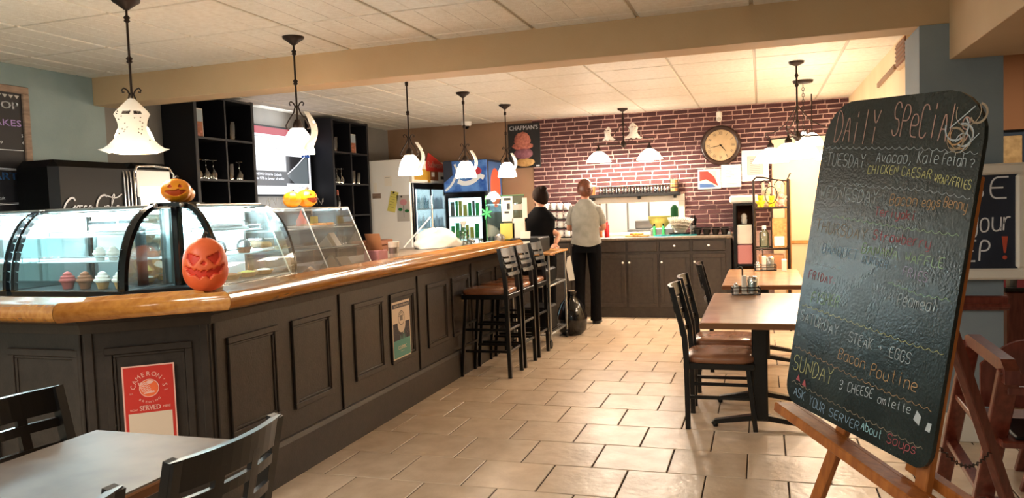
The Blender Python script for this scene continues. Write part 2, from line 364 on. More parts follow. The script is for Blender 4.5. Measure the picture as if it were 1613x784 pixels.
def dup(root, loc, rz, label=None, group=None):
    r = root.copy(); C.objects.link(r); r.location = loc; r.rotation_euler = (0, 0, rz)
    if label: r['label'] = label
    if group: r['group'] = group
    for ch in list(root.children):
        c = ch.copy(); C.objects.link(c); c.parent = r
        for g in ch.children:
            d = g.copy(); C.objects.link(d); d.parent = c
    return r

OR = 'first second third fourth fifth sixth seventh eighth ninth tenth eleventh twelfth thirteenth fourteenth fifteenth sixteenth seventeenth eighteenth nineteenth twentieth twenty-first twenty-second'.split()

# ================================================================ STRUCTURE
CZ = 2.56
b = MB(); b.box(-3.7, 5.1, -6.2, 6.1, -0.12, -0.008)
floor = struct(b, 'floor', 'grout')
tile_me = []
for k in range(4):
    t = MB(); h = random.uniform(-.001, .001)
    t.box(-.1965, .1965, -.1965, .1965, -.006, .001+h*.5, 0.004); o = t.build('tile', 'floor_stone'); tile_me.append(o.data); bpy.data.objects.remove(o)
ntile = 0; rest = MB()
for v in range(-12, 15):
    for u in range(-10, 13):
        cx = .4*(u+(.5 if v % 2 == 0 else 0))+.2; cy = .4*v+.2
        if cx < -3.4 or cx > 4.9: continue
        vis = (cx > -1.15 and cx < 2.75 and cy > -1.4) or (cx >= 2.75 and cx < 4.0 and -.4 < cy < 3.2)
        if vis and ntile < 300:
            o = bpy.data.objects.new('tile', tile_me[random.randrange(4)]); C.objects.link(o); o.parent = floor; o.location = (cx, cy, 0); ntile += 1
            o.rotation_euler = (random.uniform(-.0015, .0015), random.uniform(-.0015, .0015), random.randrange(4)*pi/2)
        else: rest.box(cx-.1965, cx+.1965, cy-.1965, cy+.1965, -.006, .001, .004)
o = rest.build('outlying_tile', 'floor_stone', floor); o['kind'] = 'stuff'

# ceiling: suspended grid with flecked panels
b = MB(); b.box(-3.7, 5.1, -6.2, 6.1, CZ+.008, CZ+.12)
ceil = struct(b, 'ceiling', 'ceiling_grid')
t = MB(); t.box(-.325, .325, -.317, .317, -.002, .012, .004)
for gx in (-.16, 0, .16): t.box(gx-.002, gx+.002, -.3, .3, -.0032, -.002)
o = t.build('ceiling_panel', 'ceiling_fleck'); cme = o.data; bpy.data.objects.remove(o)
n = 0; rest = MB()
for i in range(-3, 11):
    for j in range(-9, 11):
        cx = -1.9+.672*i+.336; cy = -.57+.65*j+.325
        if cx < -3.6 or cy > 5.85 or cy < -6: continue
        if cy > -1.7 and n < 300:
            o = bpy.data.objects.new('ceiling_panel', cme); C.objects.link(o); o.parent = ceil; o.location = (cx, cy, CZ); n += 1
        else: rest.box(cx-.325, cx+.325, cy-.317, cy+.317, CZ-.002, CZ+.01)
o = rest.build('outlying_panel', 'ceiling_fleck', ceil); o['kind'] = 'stuff'

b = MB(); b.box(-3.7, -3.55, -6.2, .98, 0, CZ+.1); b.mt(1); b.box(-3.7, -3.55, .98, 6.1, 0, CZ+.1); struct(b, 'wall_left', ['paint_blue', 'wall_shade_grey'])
b = MB(); b.box(-3.7, 5.1, -6.2, -6.05, 0, CZ+.1); struct(b, 'wall_front', 'paint_blue')
b = MB(); b.box(5.0, 5.1, -6.2, 6.1, 0, CZ+.1); struct(b, 'wall_right', 'paint_tan')
# back wall: tan length, brick length with the kitchen pass-through
YB = 5.97
HX0, HX1, HZ0, HZ1 = -.53, .50, 1.03, 1.41
b = MB(); b.box(-3.55, -1.40, YB, 6.1, 0, CZ+.1)
b.mt(1); b.box(-1.40, HX0, YB, 6.1, 0, CZ+.1); b.box(HX1, 2.6, YB, 6.1, 0, CZ+.1); b.box(HX0, HX1, YB, 6.1, 0, HZ0); b.box(HX0, HX1, YB, 6.1, HZ1, CZ+.1)
wb = struct(b, 'wall_back', ['paint_tan', 'mortar'])
bm_ = []
for k in range(6):
    t = MB(); j = [random.uniform(-.10, .10) for _ in range(8)]
    x0, x1, z0, z1 = -.5, .5, -.5, .5
    P = [(x0+j[0]*.3, z0+j[1]*.8), (0, z0+j[2]*.5), (x1+j[3]*.3, z0+j[4]*.8), (x1+j[5]*.3, z1+j[6]*.8), (0, z1+j[7]*.5), (x0-j[0]*.3, z1+j[2]*.8)]
    t.T = frame((0, 0, 0), (1, 0, 0), (0, 0, 1)); n_ = len(P)
    vs = [(p[0], p[1], 0) for p in P]+[(p[0]*.975, p[1]*.93, 1) for p in P]
    t.add(vs, [tuple(range(n_, 2*n_))]+[(i, (i+1) % n_, n_+(i+1) % n_, n_+i) for i in range(n_)])
    o = t.build('brick', 'brick_clay'); bm_.append(o.data); bpy.data.objects.remove(o)
slots = []
RP = .0575; z = CZ-RP/2-.004; row = 0
while z > .98:
    x = -1.40+random.uniform(-.12, 0)
    while x < 2.5:
        L = random.choice((.11, .15, .17, .18, .2, .21)); x0 = max(x, -1.40); x1 = min(x+L, 2.5); x += L+.011
        if x1-x0 < .03: continue
        cx = (x0+x1)/2
        if x1 > 1.615 and z < 2.15:
            x1 = min(x1, 1.615); cx = (x0+x1)/2
            if x1-x0 < .03: continue
        if z < HZ1+.085 and z > HZ0-.07:
            if x0 < HX0-.08 < x1: x1 = HX0-.08
            elif x0 < HX1+.08 < x1: x0 = HX1+.08
            elif x0 >= HX0-.08 and x1 <= HX1+.08: continue
        if x1-x0 < .03: continue
        cx = (x0+x1)/2
        slots.append((cx, z, x1-x0, RP-.012))
    z -= RP; row += 1
vis = [s_ for s_ in slots]; vis.sort(key=lambda s_: -s_[2]*(1.25 if s_[0] > -.9 else 1))
rest = MB()
for i, (cx, z, w, h) in enumerate(vis):
    if i < 300:
        o = bpy.data.objects.new('brick', bm_[random.randrange(6)]); C.objects.link(o); o.parent = wb
        o.location = (cx, YB, z); o.scale = (w, random.uniform(.006, .011), h*random.uniform(.92, 1.03))
    else: rest.box(cx-w/2, cx+w/2, YB-.008, YB, z-h/2, z+h/2, .004)
o = rest.build('small_brick', 'brick_clay', wb); o['kind'] = 'stuff'
# bright cream corner with timber trim beside the brick
b = MB(); b.box(1.63, 2.5, 5.88, YB, 0, 2.12); struct(b, 'wall_corner', 'paint_cream')
b = MB(); b.box(1.77, 1.835, 5.855, 5.885, 0, 1.62, .004); struct(b, 'trim_1', 'oak_trim')
b = MB(); b.box(1.835, 2.5, 5.86, 5.882, .845, .885, .004); struct(b, 'trim_2', 'oak_trim')
# right partition with its vent, column, beams
b = MB(); b.box(2.5, 2.62, 1.3, YB, 0, CZ+.1); wr = struct(b, 'wall_partition', 'paint_cream')
b = MB(); b.box(2.35, 2.76, .86, 1.3, 0, 2.34); struct(b, 'wall_column', 'paint_slate')
b = MB(); b.box(-3.55, 2.95, .87, 1.10, 2.34, CZ+.02, .004); struct(b, 'trim_3', 'paint_beam')
b = MB(); b.box(2.50, 3.02, -6.05, .87, 2.14, CZ+.02, .004); struct(b, 'trim_4', 'paint_beam')
b = MB(); b.box(2.335, 2.775, .835, .862, 0, .16, .006); struct(b, 'baseboard_column', 'white_trim')
b = MB(); b.box(2.33, 2.78, .82, .862, .75, .83, .008); b.box(2.33, 2.78, .81, .83, .765, .79, .004); struct(b, 'trim_5', 'dark_red_wood')
b = MB(); b.box(2.62, 5.0, 3.4, 3.5, 0, 1.9); b.mt(1); b.box(2.62, 5.0, 3.36, 3.5, 1.9, CZ+.1); struct(b, 'wall_far', ['paint_navy', 'paint_rust'])
# kitchen seen through the hatch
b = MB(); b.box(-1.4, 1.4, 7.6, 7.7, .3, 2.3); b.box(-1.5, -1.4, 6.1, 7.7, .3, 2.3); b.box(1.4, 1.5, 6.1, 7.7, .3, 2.3); b.box(-1.5, 1.5, 6.1, 7.7, 2.2, 2.3); b.box(-1.5, 1.5, 6.1, 7.7, .3, .4)
struct(b, 'wall_kitchen', 'white_trim')
area('kitchen_lamp', (0, 6.8, 2.15), 1.6, .6, 30, (1, .97, .86))
b = MB(); f = .075
b.box(HX0-f, HX1+f, YB-.03, YB+.15, HZ1, HZ1+.085, .006); b.box(HX0-f, HX1+f, YB-.03, YB+.15, HZ0-.04, HZ0, .004)
b.box(HX0-f, HX0, YB-.03, YB+.15, HZ0, HZ1, .006); b.box(HX1, HX1+f, YB-.03, YB+.15, HZ0, HZ1, .006); struct(b, 'window_1', 'white_trim')

# ceiling fixtures (behind the photographer, and one beyond the column)
for i, (x, y) in enumerate(FIX):
    t = thing('ceiling_light', ['recessed ceiling light panel behind the bar corner', 'recessed ceiling light panel nearest the right wall', 'recessed ceiling light panel nearest the front wall'][i], 'light', (x, y, CZ), 0)
    q = MB(); q.box(x-.6, x+.6, y-.3, y+.3, CZ-.02, CZ-.002, .004); q.build('frame', 'white_trim', t)
    q = MB(); q.box(x-.56, x+.56, y-.26, y+.26, CZ-.026, CZ-.02); q.build('diffuser', 'panel_glow', t)
t = thing('ceiling_light', 'bright ceiling light in the side room past the blue column', 'light', (3.55, 2.1, CZ))
q = MB(); q.box(3.25, 3.85, 1.9, 2.4, CZ-.02, CZ-.002, .004); q.build('frame', 'white_trim', t)
q = MB(); q.box(3.29, 3.81, 1.94, 2.36, CZ-.026, CZ-.02); q.build('diffuser', 'panel_glow', t)
area('side_room_lamp', (3.55, 2.15, CZ-.04), .5, .4, 14, NEUT)
t = thing('air_vent', 'beige wall vent high on the partition by the blue column', 'vent', (2.5, 2.2, 2.42))
q = MB(); q.box(2.47, 2.5, 1.98, 2.4, 2.32, 2.52, .004); q.build('frame', 'paint_beam', t)
q = MB()
q.box(2.462, 2.474, 2.0, 2.38, 2.34, 2.50); q.build('recess', 'cake_brown', t)
for k in range(5):
    q = MB(); q.box(2.455, 2.472, 2.0, 2.38, 2.35+k*.03, 2.362+k*.03, .002); q.build('louver', 'paint_tan', t)
q = MB(); q.bar((2.49, 3.5, 2.36), (2.49, 2.6, 2.38), .02, .04); solo(q, 'wall_bracket', 'paint_tan', 'long thin tan rail fixed high on the cream partition', 'rail')

# ================================================================ BAR COUNTER
bar = thing('bar_counter', 'long dark panelled bar with a glossy oak rail and angled corner', 'bar counter', (-1.3, 1, 0))
# body: front faces follow the same three runs as the rail
FP = [(-3.5, -1.36), (-1.34, -1.40), (-.94, -1.07), (-.96, 3.5)]
def off(path, d):
    out = []
    n = len(path)
    for i in range(n):
        p = Vector(path[i]); 
        ds = []
        if i > 0: ds.append((p-Vector(path[i-1])).normalized())
        if i < n-1: ds.append((Vector(path[i+1])-p).normalized())
        nr = [Vector((q.y, -q.x)) for q in ds]
        m = nr[0] if len(nr) == 1 else (nr[0]+nr[1]).normalized()
        k = 1/max(.4, m.dot(nr[0])); out.append(tuple(p+m*d*k))
    return out
def sweep(mb, path, prof, closed_ends=True):
    """prof: (outward, z) pairs, closed loop; path runs left wall -> corner -> back"""
    rings = [[(*q, z) for q in [None]*0] for _ in path]; n = len(prof); vs = []
    offs = [off(path, o_) for o_, z_ in prof]
    for i in range(len(path)):
        for k, (o_, z_) in enumerate(prof): vs.append((offs[k][i][0], offs[k][i][1], z_))
    fs = [(i*n+k, (i+1)*n+k, (i+1)*n+(k+1) % n, i*n+(k+1) % n) for i in range(len(path)-1) for k in range(n)]
    fs += [tuple(range(n)), tuple(range((len(path)-1)*n, len(path)*n))[::-1]]
    mb.add(vs, fs)
q = MB(); sweep(q, FP, [(-.10, 0), (0, 0), (0, 1.0), (-.10, 1.0)]); q.build('front_board', 'bar_paint', bar)
q = MB(); sweep(q, FP, [(0, 0), (.02, 0), (.02, .20), (.012, .225), (0, .23)]); q.build('base_board', 'bar_paint', bar)
q = MB(); sweep(q, FP, [(0, .93), (.012, .93), (.022, .97), (.04, .985), (.04, 1.01), (0, 1.01)]); q.build('cornice', 'bar_paint', bar)
q = MB(); q.box(-.98, -.93, 3.46, 3.52, 0, 1.0, .004); q.box(-1.6, -.96, 3.45, 3.5, 0, 1.0, .002); q.build('end_panel', 'bar_paint', bar)
def run(i, a, c, z0, z1, w=.035):
    p0 = Vector((*FP[i], 0)); d = (Vector((*FP[i+1], 0))-p0).normalized()
    return frame(p0+d*0, d, (0, 0, 1)), (a, c, z0, z1)
def panel(Mx, a, c, z0, z1):
    m = MB(Mx); w = .032
    for k, (e, h_, ww) in enumerate(((0, .014, w), (w, .007, .014))):
        x0, x1, y0, y1 = a+e, c-e, z0+e, z1-e
        m.box(x0, x1, y0, y0+ww, 0, h_, .003); m.box(x0, x1, y1-ww, y1, 0, h_, .003); m.box(x0, x0+ww, y0+ww, y1-ww, 0, h_, .003); m.box(x1-ww, x1, y0+ww, y1-ww, 0, h_, .003)
    return m
def runframe(i):
    p0 = Vector((*FP[i], 0)); d = (Vector((*FP[i+1], 0))-p0).normalized(); return frame(p0, d, (0, 0, 1))
RF = [runframe(i) for i in range(3)]
y0 = FP[2][1]
for ys in (-.96, -.43, .24, .74, 1.36, 1.86, 2.48, 2.98):
    panel(RF[2], ys-y0, ys-y0+.40, .355, .845).build('moulded_panel', 'bar_paint', bar)
panel(RF[1], .08, .44, .30, .86).build('moulded_panel', 'bar_paint', bar)
for xs in (.1, .65, 1.2, 1.72): panel(RF[0], xs, xs+.42, .30, .86).build('moulded_panel', 'bar_paint', bar)
for f_, xx in ((2, .02), (2, 1.14), (2, 2.26), (2, 3.38), (1, .005), (1, .475), (0, 2.12)):
    q = MB(RF[f_]); q.box(xx, xx+.035, .23, .935, 0, .012, .004); q.build('stile', 'bar_paint', bar)
# oak rail: rounded nose, shallow dish, one length per run with open mitre lines
prof = [(.0, 1.035)]+[(.155+.045*cos(a), 1.045+.042*sin(a)) for a in [(-pi/2)+pi*k/8 for k in range(9)]]+[(.10, 1.078), (.04, 1.070), (-.02, 1.072), (-.05, 1.084), (-.068, 1.086), (-.076, 1.07), (-.076, 1.035)]
for i in range(3):
    seg = FP[i:i+2]
    full = [off(FP, o_) for o_, z_ in prof]; n = len(prof); vs = []
    for e, idx in ((0, i), (1, i+1)):
        d = (Vector(FP[i+1])-Vector(FP[i])).normalized()*(.0012 if e == 0 else -.0012)
        for k, (o_, z_) in enumerate(prof): vs.append((full[k][idx][0]+d.x, full[k][idx][1]+d.y, z_))
    q = MB(); q.add(vs, [(k, n+k, n+(k+1) % n, (k+1) % n) for k in range(n)]+[tuple(range(n))[::-1], tuple(range(n, 2*n))], True)
    o = q.build('oak_rail', 'oak_gloss', bar)
q = MB(); q.T = Matrix()
q.prism([(-3.5, -1.30), (-1.38, -1.30), (-1.04, -1.02), (-1.06, 3.48), (-1.75, 3.48), (-1.75, -.6), (-3.5, -.6)], 1.02, 1.055); q.build('worktop', 'laminate_top', bar)
q = MB(); q.box(-1.75, -1.70, -.6, 3.48, 0, 1.02); q.build('back_board', 'bar_paint', bar)
# ---------------- signs on the bar
M1 = RF[1]; sg = thing('beer_sign', 'red and white brewery poster fixed to the bar corner', 'sign', tuple(M1 @ Vector((.26, .6, .02))))
def rect_frame(M, x0, y0, x1, y1, z): return M @ T(x0, y0, z)
q = MB(M1 @ T(.145, .38, .016)); W_, H_ = .215, .39
q.rect(0, W_, 0, H_); q.box(0, W_, 0, H_, -.003, -.0002); q.build('card', 'sign_pink', sg)
q = MB(M1 @ T(.145, .38, .0166)); q.rect(.006, W_-.006, .006, H_-.006); q.mt(1); q.rect(.018, W_-.018, .006, .175, .0003)
q.mt(2); cx, cy = W_/2, .285
q.arc("CAMERON'S", cx, cy, .066, .020, radians(172), radians(8), .0006); q.arc("BREWING", cx, cy, .063, .0095, radians(232), radians(308), .0006, inv=True, kx=1.2)
q.text('EST.', .028, .262, .006, z=.0006); q.text('1997', W_-.046, .268, .006, z=.0006)
q.text('SERVED', cx, .186, .022, .085, al='c', z=.0006, bold=.0008); q.text('NOW', .026, .186, .010, .03, z=.0006); q.text('HERE', W_-.054, .192, .010, .03, z=.0006)
q.ring(cx, cy, .038, .041, .0006); q.mt(3); q.disc(cx, cy, .038, z=.0005); q.mt(2)
for k in range(3):
    ax, ay = cx-.024+k*.013, cy-.016
    for j in range(6):
        e = .0065; yy = ay+j*.0075; xx = ax-j*.0028
        q.poly([(xx, yy), (xx+e, yy+.002), (xx+e*1.2, yy+.0075), (xx+.001, yy+.004)], .0009); q.poly([(xx, yy), (xx-e, yy+.003), (xx-e, yy+.0085), (xx-.001, yy+.004)], .0009)
q.disc(cx+.002, cy+.027, .013, .008, .0009); q.poly([(cx+.012, cy+.03), (cx+.022, cy+.036), (cx+.016, cy+.024)], .0009); q.poly([(cx-.025, cy-.026), (cx+.022, cy-.02), (cx+.02, cy-.013), (cx-.02, cy-.018)], .0009)
q.build('print', ['sign_red', 'sign_beige', 'sign_pink', 'pumpkin_orange'], sg)
M2 = RF[2]; yy = .74-y0
sg = thing('beer_sign', 'tall teal and navy beer poster on the bar side panel', 'sign', tuple(M2 @ Vector((yy+.14, .58, .02))))
q = MB(M2 @ T(yy+.0, .385, .018)); q.rect(0, .28, 0, .40); q.box(0, .28, 0, .40, -.003, -.0002); q.build('card', 'sign_beige', sg)
q = MB(M2 @ T(yy, .385, .0186)); q.mt(0); q.rect(.008, .272, .355, .385); q.mt(1); q.rect(.008, .272, .008, .13)
q.mt(0); q.rect(.008, .272, .13, .255); q.mt(2); q.disc(.14, .24, .062, z=.0004); q.rect(.008, .272, .25, .352, .0003)
q.mt(3); q.ring(.14, .28, .046, .051, .0007); q.arc('BREWING', .14, .28, .036, .014, radians(155), radians(25), .0007)
for k in range(4): q.rect(.118+k*.012, .125+k*.012, .262, .30, .0007)
q.mt(1); 
for k, (x, w, h) in enumerate(((.11, .02, .05), (.135, .012, .085), (.155, .016, .06), (.175, .01, .09), (.19, .02, .045))): q.poly([(x, .12), (x+w, .12), (x+w/2, .12+h)], .0006)
q.mt(2); q.line([(.17+.018*cos(a), .19+.018*sin(a)) for a in [radians(150+k*15) for k in range(9)]], .005, .0008)
for k in range(26): q.disc(random.uniform(.02, .26), random.uniform(.14, .23), .0015, z=.0007, n=5)
q.text('COSMIC', .14, .062, .026, .13, al='c', z=.0007, bold=.001); q.text('cream ale', .14, .044, .010, al='c', z=.0007); q.text('NOW POURING', .14, .362, .016, .22, al='c', z=.0007)
q.build('print', ['sign_navy', 'sign_teal', 'sign_beige', 'sign_navy'], sg)

# ================================================================ PENDANT LAMPS OVER THE BAR
def ghost(pos, rz, label, sc=1.0):
    t = thing('ghost_decoration', label, 'decoration', pos, rz, 'white ghost cut-outs on the bar lamps')
    q = MB(T(*pos) @ RZ(rz)); vs = []; NU, NV = 9, 16
    def P(u, v):
        w = (.016+.070*(v/.3) if v < .3 else .086-.020*sin(min(1, (v-.3)/.5)*pi)+.05*max(0, v-.72)/.28+.03*max(0, v-.85)/.15*(abs(u)**3))*sc
        d = .055*sin(min(1, v*1.15)*pi*.9)+.02
        return (d*sc+.02-.025*u*u, u*w, (.02-.27*v-(0.012*cos(u*9) if v > .95 else 0))*sc)
    for j in range(NV+1):
        for i in range(NU+1): vs.append(P(-1+2*i/NU, j/NV))
    n = len(vs); vs += [(x-.002, y, z) for x, y, z in vs]; fs = []
    for j in range(NV):
        for i in range(NU):
            a = j*(NU+1)+i
            if j == 4 and i in (2, 3, 5, 6): continue      # eye holes
            fs += [(a, a+1, a+NU+2, a+NU+1), (n+a+NU+1, n+a+NU+2, n+a+1, n+a)]
    q.add(vs, fs, True); q.build('sheet', 'ghost_white', t)
    q = MB(T(*pos) @ RZ(rz))
    for k in range(34):
        u = random.uniform(-.85, .85); v = random.uniform(.25, .85)
        if abs(u) < .3 and v > .5: continue
        p = P(u, v); a = random.uniform(0, 3); e = .006*sc
        q.add([(p[0]+.003, p[1]+e*cos(a), p[2]+e*sin(a)), (p[0]+.003, p[1]-e*sin(a), p[2]+e*cos(a)), (p[0]+.003, p[1]-e*cos(a)*.6, p[2]-e*sin(a)*.6)], [(0, 1, 2)])
    q.build('perforations', 'ghost_spot', t)['kind'] = 'stuff'
def pendant(x, y, label, canopy_label=None, zs=1.95, g=None):
    t = thing('pendant_lamp', label, 'lamp', (x, y, CZ), 0, 'iron pendant lamps over the bar')
    q = MB(T(x, y, 0)); q.lathe([(.012, CZ-.055), (.03, CZ-.04), (.05, CZ-.025), (.066, CZ-.015), (.07, CZ-.002)], n=20); q.build('canopy', 'iron', t)
    q = MB(T(x, y, 0)); q.tube([(0, 0, CZ-.05), (0, 0, zs+.03)], .0065)
    for z in (CZ-.10, (CZ+zs)/2-.01): q.lathe([(.007, z-.02), (.016, z-.012), (.011, z-.004), (.017, z+.006), (.007, z+.018)], n=12)
    q.build('rod', 'iron', t)
    for s_ in (-1, 1):
        q = MB(T(x, y, 0) @ RZ(.6 if s_ > 0 else .6+pi)); P = []
        for k in range(20):
            a = k/19; P.append((.006+.05*sin(a*pi*.55)+.018*cos(a*9)*max(0, a-.7)*2, 0, zs+.12-.13*(1-a) if a < .8 else zs+.11+.03*sin((a-.8)*14)))
        P = [(.008, 0, zs+.11), (.02, 0, zs+.135), (.035, 0, zs+.145), (.045, 0, zs+.135), (.042, 0, zs+.122), (.033, 0, zs+.125)]
        q.tube(P, .0045, 6); q.tube([(.008, 0, zs+.12), (.02, 0, zs+.075), (.05, 0, zs+.03), (.072, 0, zs-.01), (.07, 0, zs-.03), (.06, 0, zs-.025)], .0045, 6); q.build('scroll', 'iron', t)
    q = MB(T(x, y, 0)); q.lathe([(.028, zs-.045), (.034, zs-.03), (.03, zs), (.016, zs+.03)], n=14); q.build('socket', 'iron', t)
    q = MB(T(x, y, 0) @ RZ(.5)); q.lathe([(.095, zs-.19), (.094, zs-.17), (.078, zs-.10), (.062, zs-.06), (.04, zs-.03), (.03, zs-.028)], n=24, cap=False, squ=.6); q.build('glass_shade', 'shade_glow', t)
    point('pendant_bulb', (x, y, zs-.22), PW, WARM, .07)
    if g: ghost((x+g[2]*cos(g[0]), y+g[2]*sin(g[0]), zs+.06), g[0], g[1], g[3])
PW = 15
pendant(-1.61, -.75, 'nearest iron pendant lamp over the left end of the bar', zs=1.96, g=(-.85, 'spotted white ghost facing the room on the nearest bar lamp', .05, 1.0))
pendant(-1.35, .36, 'second iron pendant lamp, in front of the television', zs=2.0, g=(.35, 'white ghost on the lamp in front of the television', .035, .95))
pendant(-1.27, 1.85, 'middle pendant lamp, in front of the white cooler side', zs=1.90, g=(.4, 'white ghost on the middle bar lamp by the white cooler side', .035, .95))
pendant(-1.29, 3.17, 'fourth pendant lamp, in front of the blue drinks fridge', zs=1.91, g=(.4, 'white ghost on the lamp by the blue drinks fridge', .035, .9))
pendant(-1.22, 4.27, 'farthest pendant lamp, beside the ice cream poster', zs=1.94, g=(.4, 'white ghost on the farthest lamp beside the ice cream poster', .035, .85))

def chandelier(x, y, zb, label, rz, power, arms=2, chain=False, rod_x=None):
    t = thing('chandelier', label, 'lamp', (x, y, CZ), rz)
    B = T(x, y, 0) @ RZ(rz)
    q = MB(B); q.lathe([(.015, CZ-.04), (.06, CZ-.02), (.065, CZ-.002)], n=18); q.build('canopy', 'iron', t)
    q = MB(B); q.tube([(0, 0, CZ-.03), (0, 0, zb)], .008)
    for z in (CZ-.12, CZ-.2, zb+.12): q.lathe([(.008, z-.02), (.018, z), (.008, z+.02)], n=10)
    q.lathe([(.0, zb-.05), (.025, zb-.035), (.04, zb-.01), (.022, zb+.02), (.012, zb+.04)], n=14); q.build('stem', 'iron', t)
    R_ = .31
    for k in range(arms):
        a = 2*pi*k/arms; A = B @ RZ(a)
        q = MB(A); q.tube([(0, 0, zb), (.1, 0, zb-.005), (R_, 0, zb), (R_+.02, 0, zb-.01)], .007)
        q.tube([(0, 0, zb+.26), (.05, 0, zb+.2), (.12, 0, zb+.12), (.22, 0, zb+.07), (R_-.02, 0, zb+.05), (R_+.05, 0, zb+.06), (R_+.06, 0, zb+.03), (R_+.04, 0, zb+.015), (R_+.025, 0, zb+.03)], .005, 6)
        q.tube([(.05, 0, zb), (.07, 0, zb+.05), (.1, 0, zb+.06), (.11, 0, zb+.03), (.09, 0, zb+.02)], .004, 6); q.build('arm', 'iron', t)
        q = MB(A @ T(R_, 0, 0)); q.lathe([(.012, zb-.09), (.03, zb-.08), (.03, zb-.05), (.01, zb-.03), (.008, zb)], n=12); q.build('socket', 'iron', t)
        q = MB(A @ T(R_, 0, 0)); q.lathe([(.155, zb-.205), (.15, zb-.19), (.11, zb-.135), (.06, zb-.09), (.032, zb-.078)], n=28, cap=False); q.build('glass_shade', 'shade_glow', t)
        p = A @ Vector((R_, 0, zb-.22)); point('chandelier_bulb', p, power, WARM, .06)
    return t
chandelier(-.09, 5.42, 2.13, 'two-armed iron chandelier in front of the brick wall hatch', .03, 52)
g_ = [(.1, 5.38, 2.24, .6), (-.3, 5.38, 2.24, -2.4)]
ghost((.03, 5.40, 2.36), -1.2, 'white ghost draped on the right of the brick wall chandelier', .7); ghost((-.26, 5.40, 2.33), -1.9, 'white ghost draped on the left of the brick wall chandelier', .6)
chandelier(1.80, 3.05, 1.93, 'iron chandelier hanging over the tables by the bright corner', .25, 14, arms=3)
t = thing('chandelier', 'farther chain-hung iron lamp behind the table chandelier', 'lamp', (1.91, 4.25, CZ))
q = MB(T(1.91, 4.25, 0)); q.lathe([(.02, CZ-.03), (.09, CZ-.025), (.1, CZ-.002)], n=20); q.build('canopy', 'iron', t)
q = MB(T(1.91, 4.25, 0)); z = CZ-.04
for k in range(17): q.tube([(.012*cos(a), 0, z-.015+.018*sin(a)) if k % 2 else (0, .012*cos(a), z-.015+.018*sin(a)) for a in [2*pi*i/8 for i in range(9)]], .003, 5); z -= .030
q.build('chain', 'iron', t)
q = MB(T(1.91, 4.25, 0)); q.lathe([(.14, 1.80), (.13, 1.86), (.08, 1.95), (.03, 2.02), (.02, 2.05)], n=24, cap=False); q.build('glass_shade', 'shade_glow', t)
point('chandelier_bulb', (1.91, 4.25, 1.78), 16, WARM, .06)
point('corner_bulb', (2.05, 5.3, 1.95), 16, WARM, .06)
t = thing('corner_lamp', 'white glass ceiling-hung lamp glowing close to the cream corner', 'lamp', (2.05, 5.3, CZ))
q = MB(T(2.05, 5.3, 0)); q.tube([(0, 0, CZ-.01), (0, 0, 2.1)], .007); q.build('rod', 'iron', t)
q = MB(T(2.05, 5.3, 0)); q.lathe([(.12, 1.98), (.10, 2.04), (.05, 2.1), (.02, 2.12)], n=24, cap=False); q.build('glass_shade', 'shade_glow', t)

# ================================================================ DISPLAY CASES ON THE BAR
def arcpts(n=12): return [(cos(pi/2*k/n), sin(pi/2*k/n)) for k in range(n+1)]
def case(M, L, label, name='curved_display_case', D=.5):
    """local: x along the front, y backward from the glass foot, z up from bar top (0)"""
    t = thing(name, label, 'display case', tuple(M @ Vector((L/2, .25, 0))))
    H, TF = .43, .24
    def A(k, n=12): a = pi/2*k/n; return (TF-TF*cos(a), .03+(H-.03)*sin(a))
    q = MB(M); q.box(0, L, 0, D, 0, .035, .004); q.build('base', 'black_plastic', t)
    q = MB(M); q.box(0, L, TF-.02, D, H-.012, H+.006, .003); q.build('top_plate', 'steel', t)
    q = MB(M); P = [A(k) for k in range(13)]
    for s_ in (0, .004):
        pass
    vs = []
    for y, z in P: vs += [(.012, y, z), (L-.012, y, z)]
    q.add(vs, [(2*i, 2*i+1, 2*i+3, 2*i+2) for i in range(12)], True); q.build('curved_glass', 'glass_case', t)
    for x in (.0, L-.022):
        q = MB(M)
        for k in range(12):
            a, b_ = P[k], P[k+1]
            q.add([(x, a[0], a[1]), (x+.022, a[0], a[1]), (x+.022, b_[0], b_[1]), (x, b_[0], b_[1]), (x, a[0]+.02*cos(0)+.004, a[1]-.004), (x+.022, a[0]+.024, a[1]-.004), (x+.022, b_[0]+.022, b_[1]-.012), (x, b_[0]+.022, b_[1]-.012)],
                  [(0, 1, 2, 3), (4, 7, 6, 5), (0, 3, 7, 4), (1, 5, 6, 2)])
        q.build('rib', 'black_gloss', t)
        q = MB(M); q.add([(x+.011, y, z) for y, z in P]+[(x+.011, D-.01, H-.02), (x+.011, D-.01, .03)], [tuple(range(15))]); q.build('side_glass', 'glass_case', t)
    for k, (z, dp) in enumerate(((.16, .13), (.285, .20))):
        q = MB(M); q.box(.03, L-.03, dp, D-.03, z, z+.006, .001); q.build('glass_shelf', 'frosted', t)
        q = MB(M); q.tube([(.04, dp+.005, z+.028), (L-.04, dp+.005, z+.028)], .003, 6)
        for x in (.04, L-.04): q.tube([(x, dp+.005, z), (x, dp+.005, z+.028)], .003, 6)
        q.build('shelf_rail', 'chrome', t)
    q = MB(M); q.box(.03, L-.03, D-.012, D-.006, .035, H-.015); q.build('rear_door', 'frosted', t)
    for x in (.03, L/2-.012, L-.05): q = MB(M); q.box(x, x+.02, D-.016, D, .035, H-.015); q.build('rear_mullion', 'steel', t)
    q = MB(M); q.tube([(.04, TF+.03, H-.03), (L-.04, TF+.03, H-.03)], .010); q.build('light_tube', 'cool_glow', t)
    l = area('case_lamp', M @ Vector((L/2, TF+.06, H-.045)), L*.8, .04, CP, COOL); l.rotation_euler = (0, 0, math.atan2(M[1][0], M[0][0]))
    return t
CP = 30
